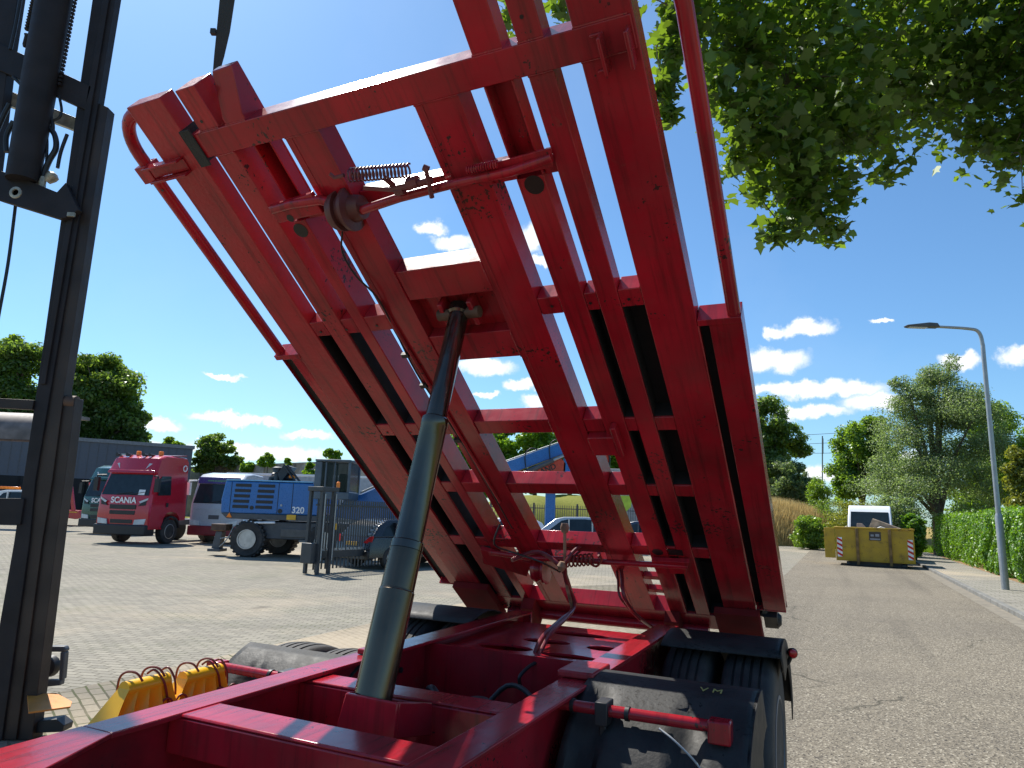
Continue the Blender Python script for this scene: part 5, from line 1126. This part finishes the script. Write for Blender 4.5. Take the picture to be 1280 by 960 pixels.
# blue mobile material handler with its house turned sideways
TG = mat('thin_green_glass', (.01, .02, .02), .12, spec=.2); TG.node_tree.nodes['Principled BSDF'].inputs['Alpha'].default_value = .6
def handler():
    o_ = Vector(place(345, 24.6)); t = thing('mobile_crane', 'blue wheeled material handler with louvred engine house and black chassis', 'mobile crane', o_, radians(-4)); s = 24.6 / FOC
    X = lambda px: (px - 345) * s
    Z = lambda py: CH + (629 - py) * s * 1.0
    xl, xr = X(274), X(392)
    b = MB(); b.slab([(xl + .10, 0, Z(602)), (X(389), 0, Z(602)), (X(399), 0, Z(622)), (X(397), 0, Z(641)), (xl + .02, 0, Z(641)), (xl, 0, Z(625))], (0, 2.2, 0)); h = b.build('engine_house', BLUE, t, bevel=.05, seg=3)
    MB().slab([(xl + .12, -.02, Z(601.5)), (X(388), -.02, Z(601.5)), (X(388), -.02, Z(600)), (xl + .14, -.02, Z(600))], (0, 2.24, 0)).build('house_roof', mat('light_blue_edge', (.2, .45, .7), .3), t)
    b = MB()
    for c_, (xa, xb) in enumerate(((291, 311), (320, 341))):
        for r_ in range(5):
            zc = Z(606.8 + r_ * 6.5); off = -r_ * .012
            b.box(X(xa) + off, X(xb) + off, -.02, -.004, zc - .06, zc + .045)
    b.build('louvre', BLKP, h, bevel=.02)
    b = MB()
    for px in (286, 346, 364): b.box(X(px) - .008, X(px) + .008, -.012, -.003, Z(640), Z(603))
    b.build('door_gap', BLK, h)
    for (px, py, r_) in ((314, 634, .07), (350, 637, .08)): MB().lathe([(-.02, r_), (-.003, r_)], (X(px), 0, Z(py)), (0, 1, 0), 16).build('round_cap', BLKP, h)
    MB().lathe([(-.02, .04), (-.003, .04)], (X(351), 0, Z(630)), (0, 1, 0), 12).build('lock', GALV, h)
    MB().slab([(xl + .02, .02, Z(641.2)), (X(397), .02, Z(641.2)), (X(399), .02, Z(648)), (xl + .25, .02, Z(648))], (0, 2.1, 0)).build('house_skirt', DGREY, t, bevel=.02)
    text('number', '320', .30, WHT, face_mat((X(372.5), -.01, Z(635.5)), (1, 0, 0), (0, 0, 1)), h, .006, True)
    MB().slab([(X(283), -.012, Z(646.5)), (X(290), -.012, Z(646.5)), (X(286.5), -.012, Z(640.5))], (0, .01, 0)).build('warning_triangle', ORANGE, h)
    MB().box(X(359), X(370.5), -.02, .0, Z(647), Z(641)).build('warning_plate', PLATEY, h)
    # exhaust and filters on the roof
    b = MB(); b.lathe([(0, .16), (.10, .20), (.16, .20), (.2, .1)], (X(331), .8, Z(592) + .1), (0, 0, 1), 18); b.tube([(X(331), .8, Z(602)), (X(331), .8, Z(590))], .12, 12); b.lathe([(-.35, .15), (.45, .15), (.5, .08)], (X(336), .9, Z(594)), (1, 0, 0), 16); b.tube(smooth_path([(X(323), .8, Z(602)), (X(323), .8, Z(596)), (X(330), .8, Z(594))], 4), .08, 10)
    b.build('air_filter', BLKP, t); MB().lathe([(-.08, .06), (.12, .05)], (X(351), .7, Z(594)), (1, 0, 0), 10).build('hose_coupling', ORANGE, t)
    b = MB(); b.slab([(X(338), .6, Z(602)), (X(352), .6, Z(582)), (X(341), .6, Z(579)), (X(334), .6, Z(590))], (0, .5, 0)); b.tube([(X(347), .5, Z(580)), (X(366), .5, Z(601))], .04, 8); b.tube([(X(342), .5, Z(579)), (X(360), .5, Z(601))], .03, 8); b.build('cylinder_mount', BLKP, t)
    # undercarriage
    MB().box(X(300), X(420), .1, 2.3, Z(671), Z(650)).build('undercarriage', DGREY, t, bevel=.04)
    MB().box(X(352), X(395), .06, .5, Z(668), Z(658)).build('step_box', mat('dirty_grey_box', (.13, .12, .11), .6), t, bevel=.02)
    MB().box(X(265), X(284), .0, .5, Z(663), Z(655)).build('wood_block', WOOD if False else RUST, t, bevel=.01)
    b = MB(); b.slab([(X(271), .05, Z(664)), (X(279), .05, Z(664)), (X(277), .05, Z(686)), (X(267), .05, Z(686))], (0, .3, 0)); b.box(X(264), X(280), -.05, .5, Z(688), Z(684.5)); b.build('support_leg', DGREY, t, bevel=.01)
    b = MB(); b.tube(smooth_path([(X(294), .0, Z(656)), (X(288), -.05, Z(672)), (X(279), -.05, Z(682))], 4), .02, 6); b.tube([(X(279), -.05, Z(672)), (X(291), -.05, Z(670))], .02, 6); b.build('grab_handle', GALV, t)
    for (px, yy) in ((313, .15), (328, 1.9), (409, .15), (424, 1.9)):
        b = MB(); r_ = .60; prof = [(-.25, r_ * .62), (-.27, r_ * .92), (-.22, r_), (.22, r_), (.27, r_ * .92), (.25, r_ * .62)]; b.lathe(prof, (X(px), yy, r_), (0, 1, 0), 40); w_ = b.build('wheel', TYRE, t)
        b = MB()
        for k_ in range(24): a = 2 * pi * k_ / 24; c = Vector((X(px) + (r_ + .01) * cos(a), yy, r_ + (r_ + .01) * sin(a))); b.M = Matrix.Translation(c) @ Matrix.Rotation(-a, 4, 'Y'); b.box(-.02, .03, -.24, .24, -.04, .04)
        b.M = None; b.build('tread', TYRE, w_)
        MB().lathe([(-.26, r_ * .55), (-.29, r_ * .56), (-.29, r_ * .50), (-.1, r_ * .42), (-.06, r_ * .2), (-.16, r_ * .18), (-.16, .01)], (X(px), yy, r_), (0, 1, 0), 28).build('rim', CHROME, w_)
    b = MB(); b.tube([(X(305), .0, Z(650)), (X(320), -.04, Z(652)), (X(345), .0, Z(651))], .04, 8); b.build('hydraulic_hose', WHT, t)
    # cab, swung to the right behind the gate
    cb_ = MB(); x0, x1, zt, zb = X(393), X(437), Z(575.5), Z(612)
    cb_.box(x0, x0 + .24, -.3, 1.0, zb, zt)
    for (xa, xb) in ((x0 + .36, x0 + .42), (x1 - .08, x1)): cb_.box(xa, xb, -.3, -.22, zb, zt); cb_.box(xa, xb, .92, 1.0, zb, zt)
    MB().box(x1 - .02, x1 - .01, -.21, .91, zb + .02, zt - .02).build('side_pane', TG, t)
    MB().box(x0 + .7, x0 + .95, .2, .7, zb, zb + .65).build('driver_seat', BLKP, t, bevel=.05)
    cb_.box(x0, x1, -.35, 1.05, zt, zt + .08); cb_.box(x0, x1, -.3, 1.0, zb - .25, zb); cb_.box(X(417), X(418.5), -.3, -.25, zb, zt); c = cb_.build('operator_cab', mat('grey_blue_cab', (.09, .12, .15), .5), t, bevel=.02)
    MB().box(x0 + .25, x1 - .09, -.27, -.26, zb + .02, zt - .02).build('cab_window', TG, c)
    # boom running up to the right
    P0, P1 = (X(404), Z(655)), (X(730), Z(536))
    b = MB(); b.slab([(X(404), .9, Z(642)), (X(420), .9, Z(620)), (X(440), .9, Z(613)), (X(520), .9, Z(575)), (X(545), .9, Z(590)), (X(480), .9, Z(650))], (0, .5, 0)); bo = b.build('boom', BLUE, t, bevel=.03)
    MB().tube([(X(440), .85, Z(611)), (X(475), .85, Z(594)), (X(520), .85, Z(573))], .03, 8).build('boom_pipe', GALV, bo)
handler()
# second machine: red sorting grab arm with lettering and blue column, behind the frame
def red_machine():
    s = 37 / FOC; o_ = Vector(place(680, 37)); t = thing('waste_handler', 'red and blue machine arm with black lettering seen through the frame', 'machine', o_); X = lambda px: (px - 680) * s; Z = lambda py: CH + (641 - py) * s
    b = MB(); b.slab([(X(620), 0, Z(612)), (X(650), 0, Z(594)), (X(700), 0, Z(573)), (X(706), 0, Z(579)), (X(704), 0, Z(614)), (X(640), 0, Z(618))], (0, .8, 0)); b.build('red_arm', mat('orange_red_paint', (.50, .05, .02), .4), t, bevel=.02)
    MB().tube([(X(640), -.03, Z(599)), (X(712), -.03, Z(564))], .03, 8).build('edge_pipe', GALV, t)
    text('lettering', 'HOLLAND', .40, BLK, face_mat((X(673), -.01, Z(591.5)), (1, 0, .42), (-.42, 0, 1)), t, .006, True)
    ln = lambda x: 579 - .385 * (x - 632)
    b = MB(); b.slab([(X(590), .1, Z(ln(590))), (X(730), .1, Z(ln(730))), (X(730), .1, Z(ln(730) + 15)), (X(590), .1, Z(ln(590) + 18))], (0, .5, 0)); bo = b.build('blue_stick', BLUE, t, bevel=.03)
    MB().tube([(X(590), .05, Z(ln(590) - 1)), (X(730), .05, Z(ln(730) - 1))], .035, 8).build('pipe', GALV, bo)
    MB().tube([(X(648), -.12, Z(596)), (X(690), -.12, Z(576))], .13, 14).build('stick_cylinder', DGREY, bo)
    MB().tube([(X(690), -.12, Z(576)), (X(712), -.12, Z(566))], .07, 14).build('cylinder_rod', CHROME, bo)
    for px in (656, 686): MB().tube(smooth_path([(X(px), 0, Z(ln(px) + 16)), (X(px) - .05, 0, Z(ln(px))), (X(px) + .25, 0, Z(ln(px) - 8)), (X(px) + .6, .05, Z(ln(px) - 7))], 5), .03, 8).build('hose', BLACK, bo)
    MB().box(X(682), X(694), .2, .8, 0, Z(600)).build('blue_column', BLUE, t, bevel=.03)
    b = MB(); b.slab([(X(704), 0, Z(572)), (X(720), 0, Z(560)), (X(724), 0, Z(606)), (X(702), 0, Z(606))], (0, .7, 0)); b.build('blue_panel', BLUE, t)
    MB().lathe([(-.35, .1), (-.3, .5), (.3, .5), (.35, .1)], (X(748), .3, Z(572)), (0, 1, 0), 32).build('red_drum', mat('orange_red_paint', (.50, .05, .02), .4), t)
    MB().tube(smooth_path([(X(752), -.1, Z(552)), (X(758), -.1, Z(562)), (X(760), -.1, Z(575)), (X(757), -.1, Z(584))], 4), .05, 8).build('hose', BLACK, t)
    for x in (X(684), X(760)): MB().lathe([(-.2, .2), (-.2, .5), (.2, .5), (.2, .2)], (x, .4, .5), (0, 1, 0), 28).build('wheel', TYRE, t)
red_machine()
t = thing('box_truck', 'pale grey box truck body behind the bars right of the blue boom', 'truck', place(812, 42), radians(2))
MB().box(-2.6, 2.6, 0, 2.4, 1.0, 4.6).build('box', mat('off_white_box', (.42, .42, .40), .6, dirt=.3), t, bevel=.03); MB().box(-2.6, 2.6, -.012, -.003, 3.78, 3.82).build('seam', DGREY, t)
for x in (-1.6, 1.6): b = MB(); b.lathe([(-.15, .25), (-.16, .48), (.16, .48), (.15, .25)], (x, .3, .5), (0, 1, 0), 28).build('wheel', TYRE, t)
# yellow green round sign
p = Vector(place(781, 38)); t = thing('road_sign', 'small yellow green shield on a post behind the dark blue car', 'sign', p); MB().tube([(0, 0, 0), (0, 0, 2.4)], .04, 10).build('post', GALV, t); MB().slab([(-.4, -.05, 2.9), (.4, -.05, 2.9), (.32, -.05, 2.3), (0, -.05, 2.0), (-.32, -.05, 2.3)], (0, .03, 0)).build('shield', mat('lime_shield', (.45, .6, .05), .5), t)

# sliding gate
def gate():
    A = at_y(390, 640, 19.3); B_ = at_y(482, 640, 22.0); d = B_ - A; L_ = d.length + 1.6; t = thing('sliding_gate', 'dark grey sliding picket gate with its roller portal left of the black car', 'gate', (A.x, A.y, 0), atan2(d.y, d.x)); G = mat('anthracite_gate_paint', (.035, .042, .05), .45, dirt=.2)
    for x in (.08, .50): MB().box(x, x + .09, -.28, -.19, 0, 2.22).build('portal_post', G, t, bevel=.006); MB().box(x, x + .09, .16, .25, 0, 2.22).build('portal_post', G, t, bevel=.006)
    for x in (.1, .52): MB().tube([(x + .05, -.31, .35), (x + .05, -.31, 2.15)], .018, 8).build('guide_rod', GALV, t)
    MB().box(.04, .68, -.3, .27, 2.22, 2.34).build('portal_head', G, t, bevel=.01); MB().box(-.10, .10, -.2, .2, .28, .82).build('drive_box', G, t, bevel=.02)
    for (x, y) in ((.68, -.24),): MB().lathe([(0, .05), (.14, .05), (.17, .02)], (x, y, 2.34), (0, 0, 1), 12).build('beacon', ORANGE, t)
    MB().box(.62, .66, -.32, -.3, 1.18, 1.35).build('warning_plate', PLATEY, t)
    b = MB(); i = 0
    x = .2
    while x < L_: b.box(x, x + .028, -.02, .02, .58, 2.0); x += .10
    b.build('pickets', G, t)
    MB().box(.15, L_, -.03, .03, 1.82, 1.87).build('upper_rail', G, t); MB().box(.15, L_, -.07, .07, .40, .60).build('lower_beam', G, t, bevel=.01)
    b = MB(); x = .25
    while x < L_: b.box(x, x + .10, -.09, -.071, .60, .66); x += .16
    b.build('toothed_rack', GALV, t)
    b = MB(); x = .2
    while x < L_: b.box(x, x + .03, -.02, .02, .10, .40); x += .15
    b.build('lower_pickets', G, t)
gate()

# ================================================================== right side: skip, van, lamp
def skip():
    A = at_z(1046, 706); B_ = at_z(1158, 714); d = B_ - A; W = d.length; rz = atan2(d.y, d.x); rz = radians(-27); W = 3.05; t = thing('skip', 'dented yellow steel skip with red and white corner stripes, filled with boards', 'skip', (A.x, A.y, 0), rz)
    s = A.y / FOC; H = 1.40; z0 = .20; D = 2.1; th = .05
    fl = MB(); fl.slab([(0, 0, z0), (W, 0, z0), (W, D, z0), (0, D, z0)], (0, 0, .05))
    fl.box(0, W, 0, th, z0 + .051, z0 + H); fl.box(0, W, D - th, D, z0 + .051, z0 + H)
    fl.box(0, th, th + .001, D - th - .001, z0 + .051, z0 + H); fl.box(W - th, W, th + .001, D - th - .001, z0 + .051, z0 + H)
    body = fl.build('body', SKIPY, t, bevel=.01)
    MB().box(-.04, W + .04, -.05, .06, z0 + H + .001, z0 + H + .07).build('rim', SKIPY, t, bevel=.015); MB().box(-.04, .06, .07, D, z0 + H + .001, z0 + H + .07).build('rim', SKIPY, t, bevel=.015); MB().box(W - .06, W + .04, .07, D, z0 + H + .001, z0 + H + .07).build('rim', SKIPY, t, bevel=.015)
    for u in (.285, .70): MB().box(W * u - .06, W * u + .06, -.10, -.002, .06, z0 + H).build('upright_rib', mat('rusty_yellow_rib', (.22, .13, .04), .7, var=.4, dirt=.7, dirtcol=(.10, .06, .03)), t, bevel=.01)
    for u in (.0, .5, 1): MB().box(-.45, -.02, D * .5 * u, D * .5 * u + .1, z0 + .1, z0 + H).build('side_rib', SKIPY, t, bevel=.01) if u < .2 else None
    # striped corner boards
    for (x0,) in ((.06,), (W - .26,)):
        z1, z2 = z0 + H * .12, z0 + H * .72
        MB().box(x0, x0 + .2, -.012, -.003, z1, z2).build('reflector_board', WHT, t); b = MB(); n = 4; hh = (z2 - z1) / n
        for k_ in range(n):
            za = z1 + hh * k_; b.slab([(x0, -.013, min(z2, za + hh * .55)), (x0 + .2, -.013, max(z1, za)), (x0 + .2, -.013, min(z2, za + hh * .5)), (x0, -.013, min(z2, za + hh * 1.0))], (0, -.004, 0))
        b.build('red_stripes', REDL, t)
    MB().box(W * .44, W * .59, -.012, -.003, z0 + H * .66, z0 + H * .92).build('sign_board', mat('brown_sign', (.05, .04, .035), .5), t)
    b = MB(); b.box(W * .45, W * .58, -.016, -.0125, z0 + H * .68, z0 + H * .72); b.box(W * .46, W * .5, -.016, -.0125, z0 + H * .78, z0 + H * .84); b.box(W * .52, W * .57, -.016, -.0125, z0 + H * .78, z0 + H * .86); b.build('sign_marks', mat('pale_marks', (.3, .3, .32), .5), t)
    b = MB(); b.box(.5, W - .3, .3, D - .3, .02, z0 - .005); b.build('under_frame', DGREY, t)
    for x in (.4, W - .5): MB().lathe([(0, .09), (.14, .09)], (x, .2, .09), (1, 0, 0), 16).build('roller', DGREY, t)
    # contents rest in the skip
    M_ = Matrix.Translation(t.location) @ Matrix.Rotation(rz, 4, 'Z')
    def load(name, lb, quad, dv, m, cat):
        b = MB(); b.slab([M_ @ Vector(q) for q in quad], M_.to_3x3() @ Vector(dv)); tag(b.build(name, m, None, bevel=.008), lb, cat)
    zt = z0 + H
    load('board', 'broad weathered board sloping down to the right out of the skip', [(W * .42, 1.0, zt - .1), (W * .50, 1.0, zt + .46), (W * .86, 1.1, zt + .05), (W * .80, 1.1, zt - .2)], (.02, .08, .02), WOOD, 'board')
    load('board', 'small pale board end sticking up left of the broad board in the skip', [(W * .28, .8, zt - .1), (W * .29, .8, zt + .24), (W * .36, .8, zt + .24), (W * .44, .8, zt - .05)], (0, .3, .0), mat('pale_pink_board', (.42, .30, .24), .8), 'board')
    load('rubble_slab', 'white broken slab lying on the rubble between the two boards', [(W * .50, .5, zt - .02), (W * .60, .5, zt + .12), (W * .66, .6, zt + .05), (W * .62, .6, zt - .08)], (0, .4, .02), WHITE, 'slab')
    rb = MB(); rnd = random.Random(4)
    for i in range(60):
        x = .2 + rnd.random() * (W - .4); y = .2 + rnd.random() * (D - .4); q = .1 + .15 * rnd.random(); rb.M = M_ @ Matrix.Translation((x, y, zt - .3 + .15 * rnd.random())) @ Matrix.Rotation(rnd.random() * 3, 4, (1, rnd.random(), 1)); rb.box(-q, q, -q * .7, q * .7, -q * .4, q * .4)
    rb.M = None; o = rb.build('rubble', CONC); o['kind'] = 'stuff'; tag(o, 'broken rubble filling the yellow skip', 'rubble')
skip()
car('white high roofed van parked behind the skip', place(1088, 35.5), radians(180 - 29), WHITE, L_=5.4, W=2.0, H=2.72, kind='van', name='parked_van', cat='van')
def lamp():
    b0 = at_z(1257, 737, .1); dpt = (b0 - CAM).dot(F); t = thing('street_lamp', 'tall grey street lamp with curved arm standing in the verge before the hedge', 'street lamp', (b0.x, b0.y, .1))
    top = at_y(1228, 430, b0.y) - b0; corner = at_y(1219, 413, b0.y) - b0; c2 = at_y(1205, 410.5, b0.y) - b0; end = at_y(1168, 411, b0.y) - b0; z1 = at_y(1250, 642, b0.y).z - b0.z
    Hh = top.z; v = lambda x, z: Vector((x, 0, z))
    MB().tube([(0, 0, 0), (0, 0, z1 - .1), (0, 0, z1)], [.10, .10, .075], 20).build('pole_base', GALV, t)
    x_ = corner.x - top.x
    MB().tube([(0, 0, z1 + .001)] + smooth_path([(0, 0, z1 + .5), (0, 0, Hh - .6), (0, 0, Hh), (x_ * .5, 0, Hh + (corner.z - Hh) * .9), (x_ - .25, 0, corner.z + .05), (end.x - top.x * .9, 0, corner.z + .08)], 6), [.07] + [.068 - .0009 * i for i in range(31)], 16).build('pole', GALV, t)
    e = Vector((end.x - top.x * .9, 0, corner.z + .08)); b = MB()
    b.slab([e + Vector((.12, -.13, -.04)), e + Vector((-.85, -.13, -.05)), e + Vector((-.9, -.13, .0)), e + Vector((-.2, -.13, .10)), e + Vector((.05, -.13, .09))], (0, .26, 0)); hd = b.build('lamp_head', DGREY, t, bevel=.03)
    MB().box(e.x - .8, e.x - .25, -.09, .09, e.z - .062, e.z - .0505).build('lens', LENS, hd)
lamp()
# railway catenary beyond the trees
t = thing('catenary_mast', 'thin railway catenary mast standing in the gap between the trees beyond the road', 'catenary', place(1028, 105)); P = Vector(t.location)
def Q(x, y): return at_y(x, y, 105) - P
MB().tube([Q(1028, 650), Q(1028, 545)], .10, 8).build('mast', MGREY, t)
for (ya, yb) in ((545, 540), (556, 552), (567, 566)): MB().tube([Q(985, ya), Q(1070, yb), Q(1190, yb - 12), Q(1300, yb - 24)], .035, 5).build('wire', DGREY, t)
MB().tube([Q(1029, 548), Q(1029, 567)], .05, 6).build('dropper', DGREY, t)
# short black bollards and slab at the end of the road
p = at_y(1010, 660, 52); t = thing('concrete_block', 'flat pale concrete block in the grass beside the road end', 'block', (p.x, p.y, .5)); MB().box(-.9, .9, -.3, .3, -.5, .45).build('block', CONC, t, bevel=.03)
